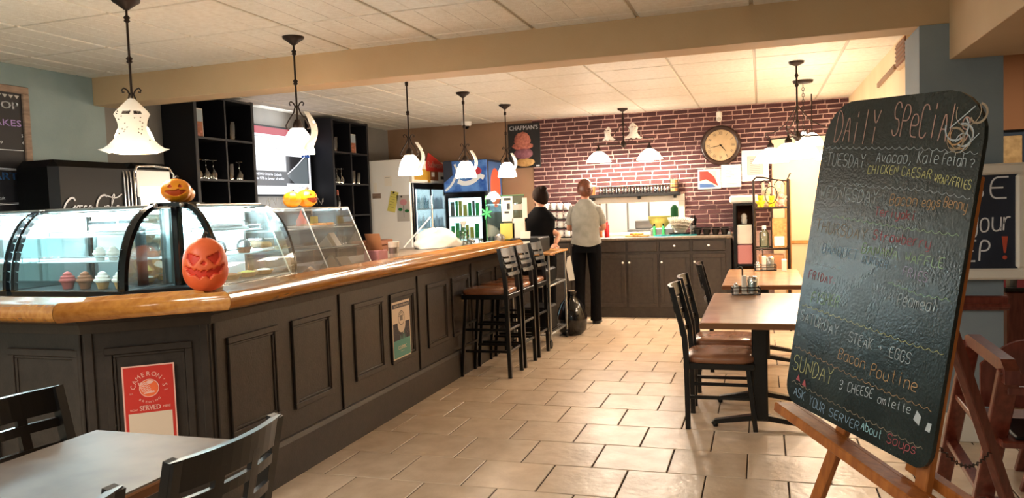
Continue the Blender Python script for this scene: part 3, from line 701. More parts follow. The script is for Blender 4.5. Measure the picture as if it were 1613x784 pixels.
ML = frame((-2.05, -1.15, 1.056), (1, 0, 0), (0, 1, 0)); ML = Matrix(((1, 0, 0, -2.05), (0, 1, 0, -1.15), (0, 0, 1, 1.056), (0, 0, 0, 1)))
case(ML, .69, 'curved glass pastry case on the bar, left of the orange pumpkin')
MR = T(-1.02, -.86, 1.056) @ RZ(pi/2)
case(MR, .64, 'curved glass pastry case on the bar, right of the orange pumpkin', D=.33)
ML2 = Matrix(((1, 0, 0, -2.78), (0, 1, 0, -1.12), (0, 0, 1, 1.056), (0, 0, 0, 1)))
case(ML2, .66, 'glass pastry case cut off at the left edge of the photo')
# wedge between the two cases: black corner frame with a post and cap
t = thing('corner_case_frame', 'black corner frame and post joining the two curved pastry cases', 'display case', (-1.2, -.95, 1.056))
q = MB(); q.prism([(-1.36, -1.15), (-1.34, -1.16), (-1.01, -.89), (-1.02, -.86), (-1.3, -.7), (-1.4, -.8)], 1.056, 1.09); q.build('base', 'black_plastic', t)
q = MB(); q.prism([(-1.37, -.93), (-1.21, -.87), (-1.2, -.80), (-1.3, -.62), (-1.42, -.66)], 1.475, 1.50); q.build('cap', 'black_gloss', t)
q = MB(); q.box(-1.275, -1.235, -.90, -.86, 1.08, 1.48, .004); q.build('post', 'black_gloss', t)
for p0, p1 in (((-1.345, -1.145), (-1.335, -.90)), ((-1.03, -.875), (-1.21, -.87))):
    q = MB(); n = 14; P = []
    for k in range(n+1):
        a = pi/2*k/n; f_ = 1-cos(a); P.append((p0[0]+(p1[0]-p0[0])*f_, p0[1]+(p1[1]-p0[1])*f_, 1.085+.40*sin(a)))
    q.tube(P, .017, 4); q.build('rib', 'black_gloss', t)
    q = MB(); q.add(P+[(-1.255, -.88, z_) for _, _, z_ in P], [(i, i+1, n+2+i, n+1+i) for i in range(n)], True); q.build('corner_glass', 'glass_case', t)
for (x, y) in ((-1.33, -.935), (-1.215, -.885)): q = MB(); q.ell((x+.01, y-.012, 1.485), .012, .012, .012); q.build('hinge_knob', 'steel', t)

def cupcake(x, y, z, m1, m2, lab, cat='cupcake', grp='cupcakes in the pastry cases', s_=1.0, twist=True):
    t = thing('cupcake', lab, cat, (x, y, z), 0, grp)
    q = MB(T(x, y, z)); q.lathe([(.022*s_, 0), (.031*s_, .035*s_)], n=18); q.build('paper_cup', m1, t)
    q = MB(T(x, y, z)); q.lathe([(.034*s_, .033*s_), (.040*s_, .040*s_), (.039*s_, .047*s_), (.031*s_, .052*s_), (.033*s_, .057*s_), (.031*s_, .063*s_), (.020*s_, .067*s_), (.022*s_, .072*s_), (.016*s_, .080*s_), (.003, .086*s_)], n=18); q.build('frosting', m2, t)
L_ = [('red cupcake at the left of the lower deck, left case', 'cake_red', 'cake_red'), ('brown cupcake beside the red one, left case', 'cake_brown', 'cake_brown'), ('pale cupcake in the middle of the lower deck, left case', 'pastry', 'frosting'), ('pale cupcake by the black rib, left case', 'pastry', 'frosting')]
for k, (lb, a, c) in enumerate(L_): cupcake(-1.78+.11*k, -1.06, 1.092, a, c, lb)
for k in range(3): cupcake(-1.66+.085*k, -.97, 1.223, 'white_plastic', 'frosting', ['white swirled cupcake, left of three on the middle shelf', 'white swirled cupcake, centre of three on the middle shelf', 'white swirled cupcake, right of three on the middle shelf'][k], grp='swirled cupcakes on the middle shelf', s_=.85)
def lidbox(x, y, z, sx, sy, sz, lab, m='acrylic', inner='frosting', cat='cake box', nm='cake_box'):
    t = thing(nm, lab, cat, (x, y, z))
    q = MB(T(x, y, z)); q.box(-sx/2, sx/2, -sy/2, sy/2, 0, .012, .003); q.build('tray', 'white_plastic', t)
    q = MB(T(x, y, z)); q.box(-sx*.42, sx*.42, -sy*.42, sy*.42, .012, sz*.7, .012); q.build('cake', inner, t)
    q = MB(T(x, y, z)); q.box(-sx*.48, sx*.48, -sy*.48, sy*.48, .012, sz, .006); q.build('lid', m, t); return t
lidbox(-1.62, -.82, 1.349, .34, .2, .075, 'clear boxed white cake on the top shelf of the left case')
lidbox(-1.18, -.32, 1.223, .1, .12, .07, 'clear box of pale pastry on the middle shelf, right case', inner='pastry')
lidbox(-1.22, -.62, 1.349, .16, .3, .05, 'white boxed dessert on the top shelf, right case')
for k in range(2):
    t = thing('domed_tub', ['clear domed dessert tub nearest the corner post, right case', 'clear domed dessert tub by the far rib, right case'][k], 'dessert tub', (-1.16, -.7+.2*k, 1.223))
    q = MB(T(-1.16, -.7+.2*k, 1.223)); q.lathe([(.03, 0), (.038, .03)], n=16); q.build('cup', 'cake_brown', t)
    q = MB(T(-1.16, -.7+.2*k, 1.223)); q.lathe([(.039, .03), (.037, .05), (.026, .068), (.006, .076)], n=16); q.build('lid', 'acrylic', t)
for k in range(4):
    y = -.76+k*.14; t = thing('pie_tart', ['tart nearest the corner on the lower deck, right case', 'second tart from the corner, right case', 'third tart from the corner, right case', 'tart by the far rib, right case'][k], 'tart', (-1.16, y, 1.092), 0, 'tarts on the lower deck of the right case')
    q = MB(T(-1.16, y, 1.092)); q.lathe([(.035, 0), (.052, .022), (.054, .026), (.044, .022)], n=18); q.build('crust', 'pastry', t)
    q = MB(T(-1.16, y, 1.092)); q.lathe([(.044, .02), (.03, .03), (.004, .034)], n=16); q.build('filling', ['frosting', 'cake_brown', 'note_yellow', 'frosting'][k], t)
t = thing('gift_tin', 'purple and orange bucket standing behind the corner glass', 'bucket', (-1.50, -.5, 1.056))
q = MB(T(-1.50, -.5, 1.056)); q.lathe([(.085, 0), (.10, .19)], n=22); q.build('body', 'pumpkin_gold', t)
q = MB(T(-1.50, -.5, 1.056)); q.lathe([(.0865, .02), (.0965, .14), (.0975, .14), (.0875, .02)], n=22, cap=False); q.build('band', 'purple', t)

# ---------------- acrylic pastry case further along
t = thing('acrylic_case', 'clear slant-fronted acrylic pastry case on the bar by the yellow pumpkin', 'display case', (-1.3, .3, 1.056))
Y0, Y1, Ym = -.16, .80, .24
def AP(x, z): return (x, z)
prof2 = [(-1.10, 1.058), (-1.27, 1.455), (-1.56, 1.455), (-1.56, 1.058)]
for k, y in enumerate((Y0, Ym, Y1)):
    q = MB(); q.add([(x, y, z) for x, z in prof2]+[(x, y+.006, z) for x, z in prof2], [(0, 1, 2, 3), (7, 6, 5, 4), (0, 4, 5, 1), (1, 5, 6, 2), (2, 6, 7, 3), (3, 7, 4, 0)]); q.build('side_sheet', 'acrylic', t)
    q = MB(); q.tube([(x, y+.003, z) for x, z in prof2[:3]], .0045, 6); q.build('polished_edge', 'white_gloss', t)
for (ya, yb) in ((Y0+.006, Ym), (Ym+.006, Y1)):
    q = MB(); q.add([(-1.10, ya, 1.058), (-1.10, yb, 1.058), (-1.27, yb, 1.455), (-1.27, ya, 1.455)], [(0, 1, 2, 3)]); q.build('front_sheet', 'acrylic', t)
    q = MB(); q.box(-1.56, -1.27, ya, yb, 1.455, 1.461); q.build('top_sheet', 'acrylic', t)
    for z, xf in ((1.19, -1.18), (1.32, -1.23)): q = MB(); q.box(-1.55, xf, ya+.01, yb-.01, z, z+.005); q.build('shelf_sheet', 'frosted', t)
def tray(x, y, z, rx, ry, lab, items, m='white_plastic'):
    t = thing('serving_tray', lab, 'tray', (x, y, z))
    q = MB(T(x, y, z)); q.lathe([(.9*rx, 0), (rx, .012), (rx, .016), (.88*rx, .006)], n=24, sq=ry/rx); q.build('plate', m, t)
    return t
tray(-1.37, .5, 1.326, .13, .22, 'oval white tray of cookies on the upper acrylic shelf', 0)
for k in range(7):
    q = MB(); x, y = -1.32-.07*(k % 2), .34+.05*k; q.lathe([(.028, 0), (.032, .008), (.024, .016)], (x, y, 1.338), 14)
    solo(q, 'cookie', 'pastry', OR[k]+' round cookie from the left on the upper acrylic shelf tray', 'cookie', (x, y, 1.338), 'cookies on the upper acrylic tray')
tray(-1.35, .02, 1.196, .11, .15, 'oval white tray on the shelf next to the curved case', 0)
for k in range(5):
    q = MB(); x, y = -1.31-.05*(k % 2), -.08+.05*k; q.lathe([(.026, 0), (.03, .012), (.02, .02)], (x, y, 1.21), 12)
    solo(q, 'bun', 'pastry', OR[k]+' small bun from the left on the tray next to the curved case', 'bun', (x, y, 1.21), 'buns on the middle acrylic tray')
def wrapped(x, y, z, sx, sy, sz, rot, lab, m='white_plastic', nm='sandwich_box', cat='box'):
    q = MB(T(x, y, z) @ RZ(rot)); q.prism([(-sx/2, 0), (sx/2, 0), (sx*.1, sz)], -sy/2, sy/2, Matrix(((1, 0, 0, 0), (0, 0, 1, 0), (0, 1, 0, 0), (0, 0, 0, 1))))
    q.T = T(x, y, z) @ RZ(rot); q.box(-sx*.3, sx*.3, -sy/2-.002, -sy/2, .01, sz*.4)
    return solo(q, nm, m, lab, cat, (x, y, z))
wrapped(-1.28, .50, 1.196, .10, .06, .07, .5, 'small white folded box on the middle acrylic shelf', 'paper')
wrapped(-1.30, .60, 1.196, .13, .10, .09, .2, 'large white tilted carton on the middle acrylic shelf', 'paper')
wrapped(-1.22, .45, 1.062, .12, .09, .08, .7, 'white wrapped bag on the lowest acrylic level', 'paper', 'paper_bag', 'bag')
wrapped(-1.24, .62, 1.062, .14, .1, .06, -.3, 'clear bag of cookies on the lowest acrylic level', 'paper_grey', 'cookie_bag', 'bag')
wrapped(-1.2, .05, 1.062, .16, .18, .04, 1.4, 'silver foil tray on the lowest level by the curved case', 'steel', 'foil_tray', 'tray')
q = MB(T(-1.36, .36, 1.342)); q.lathe([(.03, 0), (.035, .03), (.012, .07), (.004, .1)], n=14); solo(q, 'orange_ornament', 'pumpkin_orange', 'orange pointed ornament on the upper acrylic shelf', 'ornament', (-1.36, .36, 1.342))
q = MB(); q.box(-1.45, -1.42, .60, .66, 1.342, 1.40, .004); solo(q, 'price_card', 'note_yellow', 'small yellow card on the upper acrylic shelf', 'card')
t = thing('dome_cover', 'white plastic ghost figure on the shelf next to the curved case', 'decoration', (-1.34, .05, 1.325))
q = MB(T(-1.34, .05, 1.325)); q.lathe([(.045, 0), (.04, .03), (.03, .06), (.012, .085), (.003, .09)], n=14); q.build('body', 'ghost_white', t)

# ---------------- pumpkins
def pumpkin(loc, R, H, rz, lab, m, face, grp=None, mface='pumpkin_cut', lobes=9, depth=.05, nm='jack_o_lantern', tall=False):
    t = thing(nm, lab, 'pumpkin', loc, rz, grp); B = T(*loc) @ RZ(rz)
    n, mm = 96, 40
    def rad(a, v):
        r = math.sqrt(max(0, 1-(abs(2*v-1))**(2.6 if tall else 2.1)))
        if tall: r *= 1.08-.16*v
        return r*(1-depth*abs(cos(lobes*a/2))**.7*min(1, r*1.3)) if not tall else r*(1-.03*abs(cos(7*a/2))**2*max(0, v-.55)*2)
    vs = []
    hole = []
    for j in range(mm+1):
        v = j/mm
        for i in range(n):
            a = 2*pi*i/n; r = max(.0, rad(a, v)); aa = (a+pi) % (2*pi)-pi
            ins = face(aa, v) if face else 0
            rr = r*(1-.10*ins) if r > .2 else r
            hole.append(ins > .5); x = R*rr*cos(a)*(1.0 if not tall else .85); vs.append((x, R*rr*sin(a), H*v))
    q = MB(B); fs = [[], []]
    for j in range(mm):
        for i in range(n):
            ids = (j*n+i, j*n+(i+1) % n, (j+1)*n+(i+1) % n, (j+1)*n+i); fs[1 if sum(hole[k] for k in ids) >= 2 else 0].append(ids)
    q.add(vs, fs[0], True); nb = len(q.v); q.mt(1)
    for f in fs[1]: q.f.append(f); q.m.append(1); q.s.append(False)
    q.build('shell', [m, mface], t)
    q = MB(B); q.tube([(0, 0, H*.96), (.0, .004, H*1.03), (.006, .012, H*1.09)], [R*.16, R*.1, R*.12], 6); q.build('stem', 'stem_dark', t)
    return t
def big_face(a, v):
    # slanted eyes, small nose, jagged grin
    x = a/1.3; s_ = abs(x)
    if .12 < s_ < .66 and .63+.17*s_ > v > .60+.02*(1-s_)-.12*sin((s_-.12)/.54*pi)+.02: return 1
    if s_ < .10 and .50 < v < .58-.5*s_: return 1
    if s_ < .78:
        top = .40+.14*s_**1.3+.012*cos(26*x); bot = .28+.26*s_**2+.03*cos(17*x)
        if bot < v < top: return 1
    return 0
def small_face(a, v):
    x = a/1.0; s_ = abs(x)
    if .22 < s_ < .5 and .60 < v < .78-(abs(s_-.36))*1.0: return 1
    if s_ < .75:
        top = .50+.03*(1 if abs(x-.2) < .1 else 0); bot = .26+.30*s_**2
        if bot < v < top: return 1
    return 0
pumpkin((-.985, -1.02, 1.073), .100, .255, -.95, 'large pinkish-orange carved pumpkin grinning on the oak rail', 'pumpkin_orange', big_face, tall=True)
pumpkin((-1.33, -.79, 1.502), .075, .12, -.9, 'yellow jack-o-lantern on the black cap of the corner case', 'pumpkin_gold', small_face, 'yellow light-up pumpkins', 'pumpkin_inside')
pumpkin((-1.40, -.66, 1.502), .06, .09, .2, 'small yellow pumpkin tucked behind the one on the corner cap', 'pumpkin_gold', None, 'yellow light-up pumpkins')
pumpkin((-1.40, .50, 1.463), .072, .12, -.2, 'yellow jack-o-lantern on top of the acrylic case', 'pumpkin_gold', small_face, 'yellow light-up pumpkins', 'pumpkin_inside')
pumpkin((-1.42, .36, 1.463), .06, .105, -.2, 'plain yellow pumpkin beside the one on the acrylic case', 'pumpkin_gold', None, 'yellow light-up pumpkins')

# ================================================================ LEFT WALL
WX = -3.55
def wf(x, y, z): return frame((x, y, z), (0, 1, 0), (0, 0, 1))      # sheet facing +x
def bf(x, y, z): return frame((x, y, z), (1, 0, 0), (0, 0, 1))      # sheet facing -y
t = thing('menu_board', 'black chalkboard menu in a weathered wood frame on the left wall', 'menu board', (WX, -.1, 1.85))
q = MB(); q.box(WX, WX+.012, -.50, .24, 1.30, 2.39); q.build('board', 'menu_black', t)
for a in ((-.54, .28, 2.35, 2.40), (-.54, .28, 1.27, 1.32), (.23, .28, 1.32, 2.35), (-.54, -.49, 1.32, 2.35)):
    q = MB(); q.box(WX, WX+.03, *a, .004); q.build('frame_rail', 'barn_wood', t)
q = MB(wf(WX+.0135, -.13, 0)); m_ = ['chalk_white', 'chalk_violet', 'chalk_blue', 'chalk_mint', 'chalk_sand', 'paper_grey']
q.mt(0); q.text('SWEET SHOP', .33, 2.235, .052, .60, al='r', bold=.002)
q.mt(5)
for k in range(15): q.poly([(-.34+k*.046, 2.335), (-.30+k*.046, 2.335), (-.32+k*.046, 2.31)])
q.mt(1); q.text('MILKSHAKES', .345, 2.115, .045, .52, al='r')
q.mt(0)
for k, (a, c) in enumerate((('Milkshake', '5'), ('Single Scoop', '4'))): q.text(a, .02, 2.04-.05*k, .024, al='l', z=.0003); q.text(c, .34, 2.04-.05*k, .022)
q.line([(-.3, 1.945), (.35, 1.945)], .004)
q.mt(2); q.text('TARTS', .335, 1.735, .052, .30, al='r', bold=.0015)
q.mt(0)
for k, (a, c) in enumerate((('Pecan Tart', '2.50'), ('Butter Tart', '2.25'), ('Empire Biscuit', '2.75'))): q.text(a, .0, 1.68-.042*k, .022); q.text(c, .30, 1.68-.042*k, .02)
fr = [(-.33, 1.82), (-.1, 1.815), (0, 1.835), (.1, 1.815), (.33, 1.81), (.345, 1.79), (.36, 1.75), (.352, 1.7), (.362, 1.65), (.35, 1.59), (.33, 1.565), (.1, 1.56), (0, 1.54), (-.1, 1.56), (-.33, 1.565)]
q.line(chaikin(chaikin(fr)), .005); q.line([(x*.965, 1.69+(y-1.69)*.93) for x, y in chaikin(chaikin(fr))], .0025)
q.mt(3); q.text('COOKIES', .17, 1.475, .036, .30, al='r'); q.text('& BARS', .16, 1.415, .036, .22, al='r'); q.mt(4); q.disc(.27, 1.44, .08, .035)
q.mt(0)
for k, a in enumerate(('Chocolate Dipped Macaroon', 'Ginger Cookie', 'Iced Brownie / Thumbs', 'Date Bar')): q.text(a, -.1, 1.375-.034*k, .018, .34 if k in (0, 2) else None); q.text('2.00', .31, 1.375-.034*k, .016)
q.build('chalk_lettering', m_, t)

# retro drinks cooler
t = thing('drinks_cooler', 'black rounded retro drinks cooler with chrome trim and white script', 'cooler', (-3.3, .65, 0))
q = MB(); q.box(-3.5, -3.12, .08, .80, .0, 1.86, .05); q.build('body', 'cooler_black', t)
q = MB(); q.box(-3.5, -3.14, .80, 1.24, 0, 1.87, .05); q.build('side_column', 'cooler_black', t)
for k in range(3): q = MB(); q.tube([(-3.11, .69+k*.032, 1.2), (-3.11, .69+k*.032, 1.74), (-3.118, .69+k*.032, 1.79), (-3.15, .69+k*.032, 1.82)], .006); q.build('chrome_strip', 'chrome', t)
for y in (.80, 1.22):
    q = MB(); q.tube([(-3.125, y, .4), (-3.125, y, 1.78), (-3.13, y+(.04 if y < 1 else -.04), 1.835), (-3.13, 1.01, 1.845)], .012); q.build('chrome_frame', 'chrome', t)
q = MB(); q.box(-3.135, -3.125, .83, 1.19, 1.60, 1.81, .02); q.build('display_panel', 'steel', t)
q = MB(); q.box(-3.13, -3.118, .86, 1.17, 1.52, 1.68, .004); q.build('lit_menu', 'panel_glow', t)
q = MB(); q.box(-3.13, -3.10, 1.02, 1.14, 1.40, 1.52, .004); q.build('cup', 'purple', t)
# script lettering
q = MB(wf(-3.112, .14, 1.50)); w = .011
def sc(pts, w=.011): q.line(chaikin(chaikin(chaikin(pts))), w)
sc([(.10, .07), (.085, .095), (.05, .085), (.01, .04), (.0, .0), (.03, -.01), (.07, .01), (.10, .035)], .013)
sc([(.115, .035), (.10, .01), (.115, -.004), (.135, .015), (.13, .038), (.115, .035)], .008); sc([(.13, .035), (.16, .035)], .006)
sc([(.195, .032), (.175, .036), (.165, .01), (.18, -.003), (.205, .012)], .008)
sc([(.235, .034), (.215, .034), (.208, .008), (.225, -.002), (.242, .035), (.24, .004), (.262, .006), (.285, .02)], .008)
sc([(.38, .10), (.36, .115), (.315, .10), (.28, .045), (.285, .0), (.32, -.005), (.36, .03)], .014)
sc([(.375, .035), (.36, .01), (.375, -.002), (.395, .015), (.39, .036), (.375, .035)], .008)
sc([(.405, .005), (.43, .06), (.455, .115), (.435, .12), (.418, .05), (.42, .002), (.445, .005)], .008)
sc([(.485, .032), (.465, .034), (.458, .008), (.475, -.002), (.49, .035), (.49, .002), (.51, .008)], .008)
sc([(.02, -.012), (.15, -.05), (.3, -.03), (.42, .0)], .006); sc([(.37, .11), (.46, .085), (.52, .12)], .009)
q.build('script', 'chalk_white', t)
q = MB(); q.box(-3.5, -3.2, 1.27, 1.56, 1.62, 1.645, .003); q.bar((-3.5, 1.3, 1.62), (-3.25, 1.3, 1.62), .02); solo(q, 'wall_shelf', 'white_plastic', 'small white wall shelf between the black cooler and shelving', 'shelf')

# cube shelving units
def shelfunit(y0, y1, lab, z0=.9, z1=2.50, cols=2, rows=5):
    t = thing('shelving_unit', lab, 'shelf', (-3.37, (y0+y1)/2, 0)); x0, x1 = WX, -3.2; w = .022
    q = MB(); q.box(x0, x0+.01, y0, y1, 0, z1); q.build('back_panel', 'dark_shelf', t)
    for y in (y0, y1-.04): q = MB(); q.box(x0, x1, y, y+.04, 0, z1, .003); q.build('side_panel', 'dark_shelf', t)
    for c in range(1, cols): yy = y0+(y1-y0)*c/cols; q = MB(); q.box(x0, x1-.004, yy-w/2, yy+w/2, 0, z1-.02, .002); q.build('divider', 'dark_shelf', t)
    for r in range(rows+1): zz = z0+(z1-z0-.03)*r/rows; q = MB(); q.box(x0, x1-.002, y0+.03, y1-.03, zz, zz+w, .002); q.build('shelf_board', 'dark_shelf', t)
    q = MB(); q.box(x0, x1, y0, y1, 0, .1); q.build('plinth', 'dark_shelf', t)
    return [z0+(z1-z0-.03)*r/rows+w for r in range(rows+1)]
Z1 = shelfunit(1.60, 2.44, 'dark cube shelving unit left of the television', z0=.62, z1=2.52, rows=5)
Z2 = shelfunit(3.87, 4.74, 'dark cube shelving unit right of the television', z0=.62, z1=2.52, rows=5)
def wineglass(x, y, z, up, lab, g):
    q = MB(T(x, y, z)); P = [(.034, 0), (.034, .003), (.004, .008), (.004, .075), (.02, .095), (.038, .125), (.034, .175)]
    if not up: P = [(r, .175-zz) for r, zz in P][::-1]
    q.lathe(P, n=16, cap=False); return solo(q, 'wine_glass', 'bottle_glass', lab, 'glass', (x, y, z), g)
def tumbler(x, y, z, r, h, lab, g, m='bottle_glass', nm='tumbler'):
    q = MB(T(x, y, z)); q.lathe([(r*.8, 0), (r, h), (r*.94, h), (r*.75, .006), (0, .006)], n=16, cap=True); return solo(q, nm, m, lab, 'glass', (x, y, z), g)
G1 = 'glasses in the shelving left of the television'; G2 = 'glasses in the shelving right of the television'
for k, (y, u) in enumerate(((1.70, 0), (1.80, 0), (1.90, 0), (2.27, 0))):
    wineglass(-3.27, y, Z1[3], u, ['upturned wine glass, leftmost in the left unit', 'upturned wine glass, second in the left unit', 'upturned wine glass, third in the left unit', 'upturned wine glass beside the stemless tumbler, left unit'][k], G1)
tumbler(-3.27, 2.13, Z1[3], .042, .15, 'tapered tumbler between wine glasses in the left unit', G1)
tumbler(-3.27, 2.17, Z1[4], .048, .17, 'tall clear glass alone in the upper right cube, left unit', G1)
for k, y in enumerate((3.97, 4.06, 4.16)): wineglass(-3.27, y, Z2[3], 0, ['upturned wine glass nearest the television, right unit', 'upturned wine glass, middle of the left cube, right unit', 'upturned wine glass by the divider, right unit'][k], G2)
tumbler(-3.27, 4.03, Z2[4], .045, .17, 'tall clear glass in the upper left cube, right unit', G2)
tumbler(-3.27, 4.42, Z2[3], .045, .16, 'tapered tumbler left in the right cube, right unit', G2); tumbler(-3.27, 4.55, Z2[3], .04, .14, 'small tumbler right in the right cube, right unit', G2)
def picture(x, y, z, w, h, lab):
    t = thing('photo_card', lab, 'picture', (x, y, z)); q = MB(); q.box(x-.01, x, y-w/2, y+w/2, z, z+h, .002); q.build('card', 'paper_grey', t)
    q = MB(wf(x+.0008, y-w/2, z)); q.rect(.008, w-.008, h*.55, h-.01); q.mt(1); q.rect(.008, w-.008, .01, h*.55, .0001); q.mt(2)
    for k in range(14): q.disc(random.uniform(.02, w-.02), random.uniform(.02, h*.5), .012, z=.0003, n=8)
    q.build('print', ['paint_slate', 'cake_brown', 'scoop_pink'], t)
picture(-3.28, 1.74, Z1[4], .14, .26, 'picture card of brown treats in the upper left cube, left unit')
picture(-3.28, 4.48, Z2[4], .16, .24, 'picture card of brown treats in the upper right cube, right unit')
for k, y in enumerate((3.97, 4.07)):
    t = thing('wine_bottle', ['wine bottle nearest the television, right unit', 'wine bottle second from the television, right unit'][k], 'bottle', (-3.28, y, Z2[2]), 0, 'wine bottles in the right shelving unit')
    q = MB(T(-3.28, y, Z2[2])); q.lathe([(.036, 0), (.037, .16), (.03, .2), (.013, .23), (.013, .29)], n=16); q.build('body', 'black_gloss', t)
    q = MB(T(-3.28, y, Z2[2])); q.lathe([(.0145, .235), (.0145, .295), (0, .297)], n=12); q.build('foil', 'scoop_pink', t)
for k in range(5): tumbler(-3.25, 3.93+.052*k, Z2[2]-.33 if 0 else Z2[1], .022, .12, OR[k]+' slim tube glass from the left, low in the right shelving unit', 'tube glasses low in the right unit')

# television
t = thing('television', 'large wall television showing a news slide with a red banner', 'television', (WX+.06, 3.15, 2.0))
ty0, ty1, tz0, tz1 = 2.50, 3.82, 1.62, 2.37; X = -3.46
q = MB(); q.box(WX+.03, X, ty0, ty1, tz0, tz1, .01); q.build('casing', 'black_plastic', t)
q = MB(); q.box(WX, WX+.03, 2.9, 3.4, 1.8, 2.2); q.build('wall_mount', 'black_metal', t)
q = MB(wf(X+.001, ty0+.02, tz0+.02)); W_, H_ = ty1-ty0-.04, tz1-tz0-.04
q.rect(0, W_, 0, H_); q.mt(1); q.rect(0, W_, H_-.075, H_, .0004); q.mt(2); q.rect(.02, .80, .09, .25, .0004); q.mt(2); q.rect(.80, W_-.04, .12, .42, .0004)
q.mt(3); q.poly([(.82, .20), (W_-.06, .44), (W_-.06, .12), (.95, .12)], .0008); q.mt(4); q.rect(W_-.17, W_-.01, .42, .56, .0008)
q.mt(0); q.line([(.82, .22), (1.0, .32), (1.17, .43)], .014, .001); q.text('A', W_-.12, .44, .06, z=.0012); q.rect(W_-.30, W_-.06, .06, .10, .0006)
q.text('BREAKING NEWS: Ontario Catholic', .05, .20, .028, .66, z=.001, bold=.001); q.text('teachers vote 97% in favour of strike', .05, .155, .028, .70, z=.001, bold=.001); q.text('action.', .05, .11, .028, .14, z=.001, bold=.001)
q.mt(5); q.line([(0, H_-.105), (W_*.6, H_-.105)], .004, .0006)
for k, s_ in enumerate(('Good morning. Fresh soup and coffee', 'are served all day. Ask about the pie', 'of the week and the bakery counter', 'Hot lunch from eleven until three', 'Open daily')): q.text(s_, .37, H_-.17-.052*k, .020, .56 if k < 4 else None, al='c', z=.0006)
q.text('TUES  WED  THU', W_-.28, .07, .02, z=.001)
q.text('weather sports news', .5, .02, .022, z=.001)
q.build('screen', ['screen_white', 'screen_red', 'screen_grey', 'screen_road', 'screen_blue', 'screen_ink'], t)
area('television_glow', (X+.05, 3.15, 2.0), 1.2, .6, 5, (.9, .95, 1), (0, pi/2, 0))
t = thing('back_counter', 'dark low counter under the television behind the bar', 'counter', (-3.3, 3.15, 0))
q = MB(); q.box(WX+.005, -3.22, 2.45, 3.86, 0, 1.42, .004); q.build('body', 'dark_shelf', t)
q = MB(); q.box(WX+.005, -3.18, 2.45, 3.86, 1.42, 1.45, .004); q.build('top', 'black_gloss', t)
q = MB()
for j in range(5):
    y = 2.55+j*.22; q.tube([(-3.2+.01*sin(k), y+k*.02, 1.50+.09*abs(sin(k*.8+j))) for k in range(11)], .0018, 4)
q.box(-3.22, -3.19, 2.5, 3.7, 1.45, 1.47)
o = solo(q, 'cobweb_garland', 'paper_grey', 'grey stringy cobweb garland draped under the television', 'garland')

# ================================================================ COOLERS AND BACK WALL, LEFT
t = thing('glass_door_cooler', 'two-door glass drinks cooler with white side panel and lit shelves', 'cooler', (-3.03, 5.3, 0))
cx0, cx1, cy0, cy1 = -3.5, -2.69, 4.82, 5.93
q = MB(); q.box(cx0, cx1, cy0, cy1, 0, 2.06, .01); q.build('body', 'white_gloss', t)
X = cx1
q = MB(); q.box(X-.002, X+.03, cy0+.03, cy1-.03, .25, 1.76, .008); q.build('door_frame', 'black_gloss', t)
for k, (a, c) in enumerate(((cy0+.10, 5.36), (5.42, cy1-.12))):
    q = MB(); q.box(X+.028, X+.032, a, c, .35, 1.68); q.build('lit_interior', 'cooler_glow', t)
    q = MB(); q.box(X+.036, X+.04, a, c, .35, 1.68); q.build('door_glass', 'glass_clear', t)
    q = MB(); q.box(X+.03, X+.055, c-.005, c+.022, .6, 1.6, .006); q.build('door_handle', 'chrome', t)
    q = MB(wf(X+.0345, 0, 0)); q.mt(0)
    for r in range(5):
        z = .45+r*.245; q.mt(3); q.rect(a, c, z-.012, z, 0)
        yy = a+.02
        while yy < c-.05:
            q.mt(random.choice((0, 1, 2, 3, 3))); h = random.uniform(.09, .15); q.rect(yy, yy+.032, z, z+h, .0003); q.rect(yy+.01, yy+.022, z+h, z+h+.03, .0003); yy += .042
    q.build('bottle_rows', ['steel', 'box_blue', 'teal_cloth', 'white_gloss'], t)
q = MB(); q.box(X-.01, X+.035, cy0+.0, cy1, 1.77, 2.05, .006); q.build('sign_box', 'paper', t)
q = MB(wf(X+.0362, cy0, 1.77)); q.mt(0); q.rect(.06, .5, .03, .17); q.mt(1); q.rect(.5, .82, .03, .19); q.mt(0); q.rect(.48, .56, .0, .2, .0004); q.disc(.52, .2, .04, z=.0004); q.mt(2); q.text('Cold', .9, .15, .05, z=.0005); q.rect(.9, 1.05, .05, .09, .0004); q.mt(3); q.rect(.6, .7, .08, .14, .0006)
q.build('sign_print', ['gold', 'cake_brown', 'ink', 'paper'], t)
q = MB(wf(X+.03, cy0+.42, 2.0) @ Matrix.Rotation(0.0, 4, 'Z')); q.prism([(0, .0), (.1, .16), (.6, .02), (.6, -.08), (.02, -.08)], 0, .012); q.mt(1); q.text('Budweiser', .06, -.03, .085, .5, z=.0135, bold=.002); tag(q.build('script_sign', ['sign_red', 'sign_pink']), 'red beer script sign standing on top of the glass-door cooler', 'sign')
